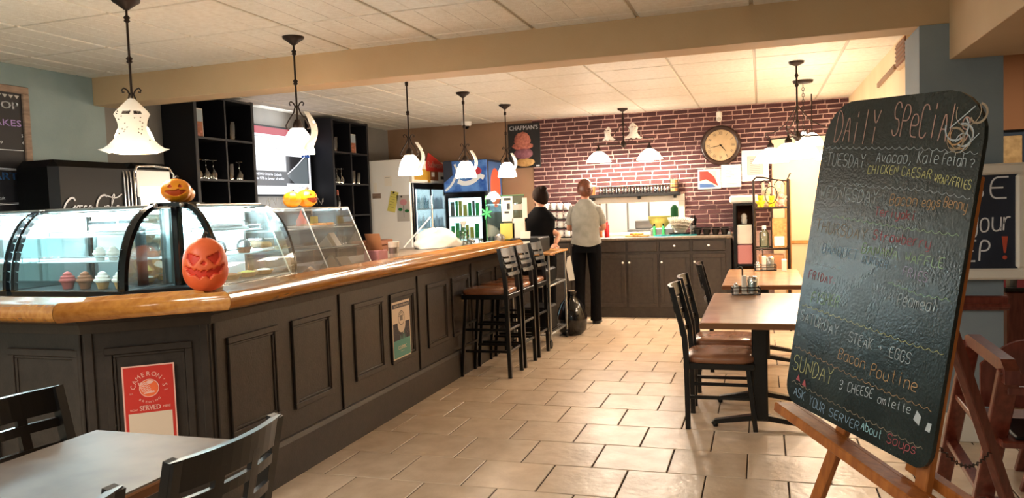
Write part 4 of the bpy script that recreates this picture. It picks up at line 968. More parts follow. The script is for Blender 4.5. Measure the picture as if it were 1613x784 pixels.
# papers on the white side panel
Y = cy0-.0015
def note(M, w, h, m, lab, nm='paper_note', lines=6, pin=True, cat='note', extra=None):
    t = thing(nm, lab, cat, tuple(M @ Vector((w/2, h/2, 0))))
    q = MB(M); q.box(0, w, 0, h, .0, .0012); q.build('sheet', m, t)
    q = MB(M); 
    for k in range(lines): q.line([(w*.12, h*(.85-.75*k/max(1, lines))), (w*random.uniform(.6, .9), h*(.85-.75*k/max(1, lines)))], .003, .0016)
    if extra: extra(q)
    if lines or extra: q.build('print', ['ink', 'pink', 'dark_leaf', 'stem_dark'], t)
    if pin: q = MB(M); q.lathe([(.012, 0), (.012, .008), (.006, .012)], (w*.4, h*.94, 0), 12); q.build('magnet', 'black_plastic', t)
note(bf(-3.02, Y, 1.42) @ RZ(-.25), .11, .26, 'note_yellow', 'yellow lined note held by a magnet on the white cooler side')
def flower(q):
    q.mt(1); q.disc(.09, .24, .05, .04, .0018); q.mt(2); q.disc(.045, .15, .03, .02, .0018); q.disc(.135, .13, .03, .02, .0018); q.mt(3); q.line([(.09, .2), (.092, .05)], .005, .0018)
note(bf(-2.88, Y, 1.28), .17, .33, 'paper_grey', 'childs drawing of a pink flower on the white cooler side', 'flower_drawing', 0, True, 'drawing', flower)
note(bf(-3.22, Y, 1.58), .12, .065, 'barn_wood', 'small brown label stuck on the white cooler side', 'brown_label', 0, False, 'label')
note(bf(-3.04, Y, 1.73), .10, .13, 'paper', 'white sheet hanging above the yellow note on the cooler side', 'white_sheet', 1, False)
note(bf(-3.2, Y, 1.66), .05, .12, 'paper', 'small white card above the brown label on the cooler side', 'white_card', 0, False)

t = thing('drinks_fridge', 'glass-fronted fridge with a blue picture header behind the bar', 'fridge', (-2.12, 5.6, 0))
fx0, fx1, fy = -2.44, -1.84, 5.32
q = MB(); q.box(fx0, fx1, fy+.02, 5.93, 0, 2.04, .008); q.build('body', 'navy_board', t)
q = MB(); q.box(fx0, fx1, fy, fy+.02, 1.63, 2.03, .006); q.build('header_panel', 'sign_lit_blue', t)
q = MB(bf(fx0, fy-.0008, 1.63)); W_ = fx1-fx0
q.mt(1); q.line(chaikin([(.2, .14), (.28, .10), (.4, .12), (.5, .2), (.56, .17)]), .06); q.mt(2); q.disc(.46, .26, .07, .05, .0003)
q.mt(0)
q.line(chaikin([(.02, .02), (.12, .1), (.2, .26), (.16, .36)]), .03); q.mt(3); q.poly([(.0, .40), (.12, .40), (.13, .22), (.0, .12)], .0002)
q.build('header_print', ['sign_lit_white', 'sign_lit_white', 'sign_lit_red', 'navy_board'], t)
q = MB(); q.box(fx0+.005, fx1-.03, fy, fy+.02, .3, 1.62, .006); q.build('door_frame', 'black_gloss', t)
q = MB(); q.box(fx0+.06, fx1-.09, fy-.003, fy, .36, 1.55); q.build('lit_interior', 'cooler_glow', t)
q = MB(bf(0, fy-.0045, 0))
for r in range(4):
    z = .45+r*.29; q.mt(3); q.rect(fx0+.06, fx1-.09, z-.018, z); x = fx0+.08
    while x < fx1-.14: q.mt(random.choice((0, 1, 2))); w = random.choice((.045, .06, .07)); h = random.uniform(.12, .2); q.rect(x, x+w*.85, z, z+h, .0003); x += w
q.build('stocked_shelves', ['steel', 'note_yellow', 'leaf_green', 'white_gloss'], t)
q = MB(); q.box(fx0+.06, fx1-.09, fy-.010, fy-.007, .36, 1.55); q.build('door_glass', 'glass_clear', t)
q = MB(frame((fx1+.001, fy+.05, 1.35), (0, 1, 0), (0, 0, 1))); q.rect(.02, .52, 0, .66); q.mt(1); q.disc(.27, .32, .2, .26, .0005); q.build('side_poster', ['box_blue', 'poster_orange'], t)

# ice cream poster
t = thing('ice_cream_poster', 'black hanging ice cream cone poster with white lettering by the brick', 'poster', (-1.52, 5.92, 2.2))
M = bf(-1.74, 5.945, 1.93) @ RZ(.0); W_, H_ = .445, .59
q = MB(M); q.box(0, W_, 0, H_, -.02, 0, .002); q.build('panel', 'sign_black', t)
q = MB(M); q.mt(0); q.text("CHAPMAN'S", W_/2, .505, .058, .40, al='c', z=.001, bold=.0015); q.disc(W_-.05, .02, .012, z=.001); q.disc(W_-.025, .02, .012, z=.001); q.build('lettering', 'chalk_white', t)
def blob(name, m, cx, cy, rx, ry, n=30, jag=.06):
    q = MB(M @ T(cx, cy, .001)); pts = [(rx*(1+jag*random.uniform(-1, 1))*cos(2*pi*i/n), ry*(1+jag*random.uniform(-1, 1))*sin(2*pi*i/n)) for i in range(n)]
    q.add([(x, y, 0) for x, y in pts]+[(x*.8, y*.8, .012) for x, y in pts]+[(x*.4, y*.4, .017) for x, y in pts]+[(0, 0, .018)], [(i, (i+1) % n, n+(i+1) % n, n+i) for i in range(n)]+[(n+i, n+(i+1) % n, 2*n+(i+1) % n, 2*n+i) for i in range(n)]+[(2*n+i, 2*n+(i+1) % n, 3*n) for i in range(n)], True); q.build(name, m, t)
blob('cone_cup', 'cone', .225, .07, .14, .055); blob('ice_cream_scoop', 'scoop_plum', .21, .19, .13, .075); blob('ice_cream_scoop', 'scoop_pink', .2, .29, .15, .05); blob('ice_cream_scoop', 'scoop_pink', .2, .37, .115, .11)

t = thing('security_camera', 'small white dome security camera on the ceiling by the tan wall', 'camera', (-2.2, 5.6, CZ))
q = MB(T(-2.2, 5.6, 0)); q.lathe([(.05, CZ-.06), (.065, CZ-.05), (.07, CZ-.003)], n=18); q.build('housing', 'white_plastic', t)
q = MB(T(-2.2, 5.6, 0)); q.lathe([(.002, CZ-.10), (.03, CZ-.09), (.042, CZ-.06)], n=16); q.build('dome', 'black_gloss', t)

# ================================================================ BRICK WALL FITTINGS
Y = YB-.013
t = thing('wall_clock', 'round clock with dark brown rim and roman numerals on the brick', 'clock', (1.03, Y, 2.08))
M = bf(1.03, Y, 2.08)
q = MB(M); q.lathe([(.235, -.002), (.245, .012), (.232, .032), (.215, .036), (.20, .03), (.19, .016)], n=48, cap=False); q.lathe([(.193, 0), (.193, .012)], n=40, cap=True); q.build('rim', 'clock_rim', t)
q = MB(M); q.lathe([(.192, .012), (.191, .0155)], n=40); q.build('dial', 'clock_face', t)
q = MB(M)
for k, s_ in enumerate(('XII', 'I', 'II', 'III', 'IV', 'V', 'VI', 'VII', 'VIII', 'IX', 'X', 'XI')):
    a = pi/2-2*pi*k/12; vs, fs, w, x0 = glyph(s_); kk = .042/.7; t_ = a-pi/2; ct, st = cos(t_), sin(t_); px, py = .150*cos(a), .150*sin(a)
    q.add([(px+((v[0]-x0-w/2)*kk*.62)*ct-(v[1]-.35)*kk*st, py+((v[0]-x0-w/2)*kk*.62)*st+(v[1]-.35)*kk*ct, .0165) for v in vs], fs)
for k in range(60): a = 2*pi*k/60; q.line([(.181*cos(a), .181*sin(a)), (.186*cos(a), .186*sin(a))], .002, .0165)
q.build('numerals', 'ink', t)
for nm, ang, L, w in (('hour_hand', -50, .095, .010), ('minute_hand', 192, .145, .008)):
    q = MB(M); a = radians(ang); q.line([(-.02*cos(a), -.02*sin(a)), (L*.6*cos(a), L*.6*sin(a))], w, .019); q.line([(L*.55*cos(a), L*.55*sin(a)), (L*cos(a), L*sin(a))], w*.6, .0192); q.disc(0, 0, .010, z=.0195); q.build(nm, 'black_plastic', t)
t = thing('motion_sensor', 'white motion sensor near the ceiling above the clock', 'sensor', (1.02, Y, 2.44))
q = MB(); q.box(.985, 1.05, Y-.05, Y, 2.37, 2.50, .02); q.build('housing', 'white_plastic', t); q = MB(); q.ell((1.017, Y-.045, 2.40), .025, .015, .025); q.build('lens', 'paper_grey', t)
def framed(x0, x1, z0, z1, lab, fm, parts, nm='framed_certificate', cat='frame', bw=.012):
    t = thing(nm, lab, cat, ((x0+x1)/2, Y, (z0+z1)/2)); q = MB(); q.box(x0, x1, Y-.012, Y, z0, z1, .003); q.build('frame', fm, t)
    q = MB(bf(x0, Y-.0128, z0)); parts(q, x1-x0, z1-z0); q.build('picture', ['paper', 'paper_grey', 'ink', 'sign_red', 'box_blue', 'sign_pink'], t)
def f1(q, w, h):
    q.rect(.015, w-.015, .015, h-.015); q.mt(5); q.rect(.02, w*.8, .02, h-.02, .0002); q.mt(3); q.poly([(.02, .1), (.1, .12), (.2, .06), (.25, .03), (.2, .15), (.12, h-.02), (.02, h-.02)], .0004); q.mt(4); q.poly([(.02, .02), (.22, .02), (.18, .06), (.02, .07)], .0006)
def f2(q, w, h):
    q.rect(.006, w-.006, .006, h-.006); q.mt(2)
    for k in range(11): q.line([(.05 if k else .1, h-.05-.02*k), (w-.05-(.03*(k % 3)), h-.05-.02*k)], .003, .0003)
def f3(q, w, h):
    q.rect(.012, w-.012, .012, h-.012); q.mt(1); q.rect(.07, w-.07, .08, h-.08, .0003); q.mt(2)
    for k in range(9): q.line([(.1, h-.12-.022*k), (w-.1, h-.12-.022*k)], .003, .0006)
    q.ring(w/2, h/2, 0, .0, .0001); q.line([(.068, .078), (w-.068, .078), (w-.068, h-.078), (.068, h-.078), (.068, .078)], .003, .0006)
framed(.745, 1.025, 1.545, 1.79, 'white framed red and cream print under the clock', 'white_trim', f1, 'framed_print')
framed(1.03, 1.265, 1.555, 1.835, 'plain white notice sheet under the clock', 'paper', f2, 'notice_sheet', 'notice')
framed(1.275, 1.59, 1.62, 2.0, 'white framed grey certificate beside the bright corner', 'white_gloss', f3)

# mug shelf over the hatch
t = thing('glass_shelf_rack', 'long black wall shelf above the kitchen hatch', 'shelf', (-.07, 5.85, 1.5))
q = MB(); q.box(-.68, .53, 5.80, Y, 1.485, 1.525, .004); q.build('board', 'black_plastic', t)
for x in (-.6, 0, .45): q = MB(); q.box(x, x+.03, 5.83, Y, 1.45, 1.485, .003); q.build('bracket', 'black_metal', t)
for k in range(22):
    x = -.48+.041*k; zz = random.choice((0, .004)); m = 'bottle_glass'
    t = thing('glass_mug', OR[k]+' small clear glass from the left on the black shelf', 'glass', (x, 5.85+.03*(k % 2), 1.525), 0, 'clear glasses on the black shelf')
    q = MB(T(x, 5.85+.03*(k % 2), 1.525)); q.lathe([(.017, .022), (.021, .10), (.019, .10), (.015, .028)], n=12, cap=False); q.build('bowl', m, t)
    q = MB(T(x, 5.85+.03*(k % 2), 1.525)); q.lathe([(.019, 0), (.019, .022)], n=12); q.build('foot', 'black_plastic', t)
t = thing('ceramic_cup', 'brown and white cup at the left end of the black shelf', 'cup', (-.58, 5.86, 1.525)); q = MB(T(-.58, 5.86, 1.525)); q.lathe([(.03, 0), (.035, .11)], n=16); q.build('body', 'copper', t); q = MB(T(-.58, 5.86, 1.525)); q.lathe([(.036, .11), (.036, .13), (.0, .132)], n=16); q.build('lid', 'white_plastic', t)
t = thing('wire_canister', 'dark wire canister with pale tins at the right end of the shelf', 'canister', (.46, 5.87, 1.525))
q = MB(T(.46, 5.87, 1.525))
for a in range(10): q.tube([(.055*cos(a*.628), .055*sin(a*.628), 0), (.055*cos(a*.628), .055*sin(a*.628), .17)], .003, 4)
for z in (.005, .09, .168): q.tube([(.055*cos(a*.393), .055*sin(a*.393), z) for a in range(17)], .003, 4)
q.build('wire_cage', 'black_metal', t); q = MB(T(.46, 5.87, 1.525)); 
for z in (.01, .065, .115): q.lathe([(.045, z), (.047, z+.04)], n=16)
q.build('tins', 'pastry', t)
# kitchen glimpsed in the hatch
q = MB(T(.32, 6.2, 1.06)); q.box(-.5, .4, -.1, .3, -.05, .0, .004); solo(q, 'kitchen_ledge', 'steel', 'steel ledge inside the kitchen hatch', 'ledge')
q = MB(T(.22, 6.25, 1.06)); q.lathe([(.06, 0), (.13, .07), (.15, .16), (.145, .16), (.12, .08), (0, .02)], n=24); solo(q, 'mixing_bowl', 'note_yellow', 'yellow bowl on the ledge inside the kitchen hatch', 'bowl', (.22, 6.25, 1.06))
q = MB(T(.42, 6.2, 1.06)); q.lathe([(.05, 0), (.05, .26), (.02, .3)], n=16); solo(q, 'dark_green_jar', 'dark_leaf', 'tall dark green jar at the right side of the kitchen hatch', 'jar', (.42, 6.2, 1.06))
q = MB(); q.box(-.1, .14, 6.2, 6.35, 1.06, 1.17, .01); solo(q, 'steel_pan', 'steel', 'grey steel pan left of the yellow bowl in the hatch', 'pan')
for k in range(3): q = MB(); q.box(-.62+.3*k, -.60+.3*k, 6.9, 6.95, .4, 2.1); solo(q, 'kitchen_rack_post', 'steel', ['steel rack post seen at the left in the kitchen hatch', 'steel rack post seen mid-hatch in the kitchen', 'steel rack post seen behind the pan in the kitchen'][k], 'post')

# ================================================================ BACK COUNTER
t = thing('back_cabinet', 'dark painted base cabinet run with white knobs under the hatch', 'cabinet', (.1, 5.65, 0)); fy = 5.39; X0, X1 = -1.55, 1.15
q = MB(); q.box(X0, X1, fy, 5.93, .10, .955); q.build('carcass', 'cab_paint', t)
q = MB(); q.box(X0, X1, fy+.02, 5.9, 0, .10); q.build('toe_board', 'cab_paint', t)
q = MB(); q.box(X0, X1+.02, fy-.035, 5.93, .955, .99, .008); q.build('worktop', 'laminate_top', t)
ed = [-1.53, -1.14, -.78, -.46, -.09, .30, .69, 1.10]
for i in range(7):
    a, c = ed[i]+.015, ed[i+1]-.015
    dr = MB(); dr.box(a, c, fy-.018, fy, .81, .935, .006); d = dr.build('drawer', 'cab_paint', t)
    if i in (1, 5, 6): q = MB(T((a+c)/2, fy-.018, .875) @ RX(pi/2)); q.lathe([(.005, 0), (.006, .012), (.014, .018), (.012, .027), (0, .03)], n=12); q.build('knob', 'white_gloss', d)
    q = MB(); q.box(a, c, fy-.012, fy, .13, .78, .003)
    w = .05
    for r in ((a, c, .13, .13+w), (a, c, .78-w, .78), (a, a+w, .13+w, .78-w), (c-w, c, .13+w, .78-w)): q.box(r[0], r[1], fy-.02, fy-.012, r[2], r[3], .003)
    d = q.build('door', 'cab_paint', t); kx = (c-.025) if i in (1, 3) else a+.025
    q = MB(T(kx, fy-.02, .68 if i > 2 else .67) @ RX(pi/2)); q.lathe([(.005, 0), (.006, .012), (.014, .018), (.012, .027), (0, .03)], n=12); q.build('knob', 'white_gloss', d)
CT = .99
def bottle(x, y, z, pr, m, lab, nm, cap=None, capm='white_plastic', n=16, cat='bottle', grp=None):
    t = thing(nm, lab, cat, (x, y, z), 0, grp); q = MB(T(x, y, z)); q.lathe(pr, n=n); q.build('body', m, t)
    if cap: q = MB(T(x, y, z)); q.lathe(cap, n=n); q.build('cap', capm, t)
    return t
bottle(-.33, 5.44, CT, [(.028, 0), (.03, .01), (.03, .15), (.02, .165)], 'ketchup', 'red squeeze ketchup bottle beside the woman in grey', 'ketchup_bottle', [(.02, .165), (.018, .185), (.005, .215)], 'ketchup')
bottle(-.42, 5.50, CT, [(.02, 0), (.022, .09), (.01, .12), (.01, .14)], 'copper', 'small brown bottle between the woman and the ketchup', 'sauce_bottle', [(.012, .14), (.012, .155)], 'black_plastic')
t = thing('food_basket', 'tray of golden fried food beside the ketchup bottle', 'tray', (.04, 5.52, CT)); q = MB(T(.04, 5.52, CT)); q.box(-.15, .13, -.07, .09, 0, .018, .006); q.build('tray', 'pastry', t)
for k in range(9): q = MB(T(random.uniform(-.08, .08)+.03, 5.52+random.uniform(-.04, .04), CT+.03) @ RZ(random.uniform(0, 3))); q.ell((0, 0, 0), .045, .018, .018, 10, 6); q.build('fried_piece', ['pastry', 'gold', 'cake_brown'][k % 3], t)
t = thing('steel_caddy', 'grey steel caddy holding green-labelled jars on the counter', 'caddy', (.33, 5.72, CT)); q = MB(); q.box(.18, .46, 5.65, 5.8, CT, CT+.09, .006); q.build('tub', 'steel', t)
for k, x in enumerate((.23, .34)): bottle(x, 5.62, CT, [(.018, 0), (.018, .1), (.01, .12)], 'leaf_green', ['green bottle left in front of the steel caddy', 'green bottle right in front of the steel caddy'][k], 'green_bottle', [(.011, .12), (.011, .15)], 'black_plastic')
t = thing('coffee_filter_stack', 'fanned stack of white paper coffee filters on a tin', 'coffee filters', (.54, 5.58, CT)); q = MB(T(.54, 5.58, CT)); q.lathe([(.09, 0), (.13, .02), (.13, .035)], n=24); q.build('tin', 'tin_dark', t)
for k in range(13):
    q = MB(T(.54+.016*(k-6), 5.57, CT+.125) @ RY(.10*(k-6))); n = 36; P0 = [(.04, 0)]
    vs = [(0, .04*cos(2*pi*i/n)*1.0, .04*sin(2*pi*i/n)) for i in range(n)]+[(.022+(.008 if i % 2 else -.008), .12*cos(2*pi*i/n), .105*sin(2*pi*i/n)) for i in range(n)]
    q.add(vs, [(i, (i+1) % n, n+(i+1) % n, n+i) for i in range(n)]); q.build('paper_filter', 'white_trim', t)
for k, (x, w) in enumerate(((.34, .11), (.60, .16))):
    q = MB(T(x, 5.46, CT)); n = 14; q.prism([(w*(.8+.3*random.random())*cos(2*pi*i/n), .035*(.8+.4*random.random())*sin(2*pi*i/n)) for i in range(n)], 0, .015); solo(q, 'folded_cloth', 'teal_cloth', ['teal cloth in front of the steel caddy', 'larger teal cloth in front of the filter stack'][k], 'cloth', (x, 5.46, CT))
for k in range(2):
    t = thing('muffin_tin', ['dark muffin tin with round cups on the counter', 'second dark muffin tin stacked behind the first'][k], 'muffin tin', (.92, 5.50+.1*k, CT)); zz = CT+.012*k; yy = 5.50+.16*k
    q = MB(); q.box(.70, 1.13, yy-.07, yy+.07, zz+.07, zz+.077, .002); q.build('rim_plate', 'tin_dark', t)
    for j in range(4): q = MB(T(.76+.105*j, yy, zz)); q.lathe([(.03, 0), (.045, .07)], n=16); q.build('cup', 'tin_dark', t)
t = thing('utensil_crock', 'pot of black-handled utensils beside the filter stack', 'utensils', (.69, 5.75, CT)); q = MB(T(.69, 5.75, CT)); q.lathe([(.035, 0), (.038, .11)], n=14); q.build('pot', 'steel', t)
for k in range(6): q = MB(T(.69, 5.75, CT)); a = k*1.05; q.tube([(.015*cos(a), .015*sin(a), .02), (.035*cos(a), .03*sin(a), .20+.02*(k % 3))], [.006, .012], 6); q.build('handle', 'black_plastic', t)
q = MB(); q.box(1.08, 1.14, 5.6, 5.72, CT, CT+.03, .004); solo(q, 'white_dish', 'white_gloss', 'small white dish at the right end of the dark counter', 'dish')
# mug rack at the left of the brick
t = thing('mug_rack', 'black tiered rack of white mugs between the two women', 'rack', (-.98, 5.62, CT))
for k in range(4): q = MB(); q.box(-1.17, -.80, 5.50, 5.76, CT+.005+.115*k, CT+.017+.115*k, .003); q.build('shelf', 'black_plastic', t)
for x in (-1.17, -.81):
    for y in (5.5, 5.75): q = MB(); q.box(x, x+.012, y, y+.012, CT, CT+.36); q.build('post', 'black_metal', t)
pos = ['far left', 'centre left', 'centre right', 'far right']; lev = ['bottom', 'second', 'third', 'top']
for k in range(4):
    for j in range(4):
        x = -1.125+.088*j; zz = CT+.017+.115*k
        t = thing('mug', 'white mug %s on the %s tier of the rack' % (pos[j], lev[k]), 'mug', (x, 5.56, zz), 0, 'white mugs on the tiered rack')
        q = MB(T(x, 5.56, zz)); q.lathe([(.03, 0), (.036, .006), (.038, .085), (.034, .085), (.032, .01), (0, .01)], n=16); q.build('body', 'white_gloss', t)
        q = MB(T(x, 5.56, zz)); q.tube([(.036, -.005, .07), (.055, -.012, .068), (.06, -.014, .045), (.052, -.012, .022), (.036, -.005, .018)], .005, 6); q.build('handle', 'white_gloss', t)

# ================================================================ RIGHT SIDE SHELF AND PLUSH RACK
t = thing('tall_cabinet', 'black open cabinet at the right end of the back counter', 'cabinet', (1.29, 5.6, 0))
for (a, c) in ((1.18, 1.215), (1.40, 1.43)): q = MB(); q.box(a, c, 5.35, 5.9, 0, 1.36, .003); q.build('side_panel', 'black_plastic', t)
for z in (.05, .62, 1.33): q = MB(); q.box(1.215, 1.40, 5.36, 5.9, z, z+.025, .002); q.build('shelf_board', 'black_plastic', t)
q = MB(); q.box(1.215, 1.40, 5.88, 5.9, .075, 1.33); q.build('back_panel', 'cake_brown', t)
q = MB(); q.box(1.14, 1.47, 5.38, 5.75, 1.36, 1.45, .02); solo(q, 'bread_box', 'white_plastic', 'white rounded box on top of the black cabinet', 'box')
for k in range(2): q = MB(); q.box(1.22, 1.39, 5.37, 5.6, .645+.235*k, .87+.235*k, .008); solo(q, 'storage_tub', ['pink', 'white_plastic'][k], ['pink tub on the middle shelf of the black cabinet', 'white tub stacked on the pink tub, black cabinet'][k], 'tub')
q = MB(T(1.30, 5.5, 1.115)); q.lathe([(.03, 0), (.038, .05), (.03, .052), (.036, .09), (.015, .12)], n=14); solo(q, 'paper_cups', 'white_plastic', 'small stack of white cups on the white tub', 'cups', (1.30, 5.5, 1.115))
RX0, RX1, RY0, RY1 = 1.42, 1.77, 4.55, 4.9
t = thing('wire_rack', 'tall dark wire display rack with scroll top beside the tables', 'rack', (1.6, 4.72, 0))
for x in (RX0, RX1):
    for y in (RY0, RY1): q = MB(); q.tube([(x, y, 0), (x, y, 1.60)], .011, 6); q.build('post', 'iron', t)
for z in (.25, .58, .87, 1.30):
    q = MB(); q.tube([(RX0, RY0, z), (RX1, RY0, z), (RX1, RY1, z), (RX0, RY1, z), (RX0, RY0, z)], .009, 6)
    for k in range(1, 8): x = RX0+(RX1-RX0)*k/8; q.tube([(x, RY0, z), (x, RY1, z)], .0035, 4)
    q.build('wire_shelf', 'iron', t)
for y in (RY0,):
    q = MB(); q.tube([(RX0, y, 1.60), (RX0+.03, y, 1.63), (RX0+.10, y, 1.625), (RX0+.2, y, 1.60), (RX1-.02, y, 1.58), (RX1+.02, y, 1.66)], .008, 6)
    q.tube([(RX0+.175+.06*cos(a), y, 1.44+.09*sin(a)) for a in [2*pi*k/20 for k in range(21)]], .005, 5)
    q.tube([(RX0+.11+.05*cos(a), y, 1.54+.05*sin(a)) for a in [pi*k/12 for k in range(13)]], .005, 5); q.tube([(RX0+.26+.05*cos(a), y, 1.54+.05*sin(a)) for a in [pi*k/12 for k in range(13)]], .005, 5)
    q.build('scroll_top', 'iron', t)
q = MB(); q.tube([(RX0+.175, RY0, .87), (RX0+.175, RY0, 1.3)], .007, 6); q.build('upright', 'iron', t)
def plush(x, y, z, s_, m, lab, ears=0, hat=None):
    t = thing('plush_toy', lab, 'plush toy', (x, y, z), 0, 'plush toys on the wire rack'); B = T(x, y, z) @ RZ(-.1)
    q = MB(B); q.ell((0, 0, .42*s_), .36*s_, .32*s_, .42*s_, 16, 10); q.build('body', m, t)
    q = MB(B); q.ell((0, -.04*s_, .98*s_), .30*s_, .28*s_, .28*s_, 16, 10); q.build('head', m, t)
    for sx in (-1, 1):
        q = MB(B); q.ell((sx*.36*s_, -.1*s_, .55*s_), .10*s_, .12*s_, .22*s_, 10, 6, RY(sx*.6)); q.build('arm', m, t)
        q = MB(B); q.ell((sx*.2*s_, -.28*s_, .12*s_), .13*s_, .2*s_, .12*s_, 10, 6); q.build('leg', m, t)
        q = MB(B); q.ell((sx*(.2 if ears else .22)*s_, 0, (1.35 if ears else 1.2)*s_), .09*s_, .06*s_, (.25 if ears else .1)*s_, 10, 6); q.build('ear', m, t)
    q = MB(B)
    for sx in (-1, 1): q.ell((sx*.1*s_, -.3*s_, 1.02*s_), .03*s_, .03*s_, .03*s_, 8, 5)
    q.build('eyes', 'black_gloss', t)['kind'] = 'stuff'
    q = MB(B); q.ell((0, -.32*s_, .92*s_), .05*s_, .04*s_, .035*s_, 8, 5); q.build('nose', 'stem_dark', t)
plush(1.49, 4.62, 1.31, .10, 'plush_yellow', 'small yellow plush toy at the left of the rack top')
plush(1.60, 4.62, 1.31, .095, 'plush_yellow', 'yellow plush toy in the middle of the rack top')
plush(1.70, 4.62, 1.31, .11, 'plush_pink', 'pinkish plush toy at the right of the rack top')
plush(1.55, 4.78, 1.31, .17, 'plush_cream', 'tall cream plush toy behind the yellow ones', 1)
plush(1.68, 4.8, 1.31, .16, 'plush_cream', 'cream plush toy behind the pinkish one', 1)
q = MB(); q.box(1.60, 1.745, 4.6, 4.82, .88, 1.19, .006); tag(q.build('snack_box', 'pastry'), 'tan carton on the middle shelf of the wire rack', 'box')
q = MB(); q.box(1.62, 1.72, 4.585, 4.598, .90, 1.0, .002); tag(q.build('price_card', 'paper'), 'white card leaning on the tan carton, wire rack', 'card')
bottle(1.52, 4.66, .88, [(.045, 0), (.05, .03), (.05, .15), (.02, .2)], 'glass_green', 'pale green jug on the middle shelf of the wire rack', 'detergent_jug', [(.022, .2), (.02, .235)], 'white_plastic')
q = MB(); q.box(1.46, 1.72, 4.6, 4.85, .59, .80, .01); tag(q.build('cardboard_box', 'kraft'), 'brown carton low on the wire rack', 'box')
q = MB(); q.box(1.5, 1.74, 4.98, 5.25, .0, .24, .006); tag(q.build('red_crate', 'book_red'), 'dark red crate on the floor behind the wire rack', 'crate')

# ================================================================ DINING TABLES, CHAIRS
def tbl(x0, x1, y0, y1, lab, bases, top='walnut_top', edge='walnut_edge', zt=.76, grp=None):
    t = thing('dining_table', lab, 'table', ((x0+x1)/2, (y0+y1)/2, 0), 0, grp)
    q = MB(); q.box(x0, x1, y0, y1, zt-.034, zt, .007); q.build('tabletop', top, t)
    q = MB(); q.box(x0-.003, x1+.003, y0-.003, y0+.008, zt-.032, zt-.004, .004); q.box(x0-.003, x1+.003, y1-.008, y1+.003, zt-.032, zt-.004, .004); q.box(x0-.003, x0+.008, y0, y1, zt-.032, zt-.004, .004); q.box(x1-.008, x1+.003, y0, y1, zt-.032, zt-.004, .004); q.build('edge_band', edge, t)
    cx = (x0+x1)/2
    for y in bases:
        q = MB(); q.box(cx-.045, cx+.045, y-.045, y+.045, .06, zt-.034, .008); q.build('column', 'black_metal', t)
        q = MB(); q.box(cx-.2, cx+.2, y-.035, y+.035, zt-.055, zt-.034, .003); q.build('top_plate', 'black_metal', t)
        q = MB(); P = [(cx-.29, y, .018), (cx-.27, y, .035), (cx-.05, y, .07), (cx+.05, y, .07), (cx+.27, y, .035), (cx+.29, y, .018)]
        q.tube(P, [.02, .03, .04, .04, .03, .02], 4, True, .6); q.build('foot', 'black_metal', t)
        for sx in (-.27, .27): q = MB(T(cx+sx, y, 0)); q.lathe([(.016, 0), (.016, .02)], n=10); q.build('glide', 'black_plastic', t)
    return t
tbl(1.17, 1.77, .20, 1.56, 'brown dining table behind the chalkboard with condiment caddy', (.90, 1.50))
tbl(1.20, 1.80, 2.05, 3.42, 'farther brown dining table beside the wire rack', (2.80, 3.25))
tbl(-.53, .025, -3.35, -2.11, 'grey-brown topped table in the near left foreground', (-3.1, -2.45), 'grey_top', 'walnut_edge')
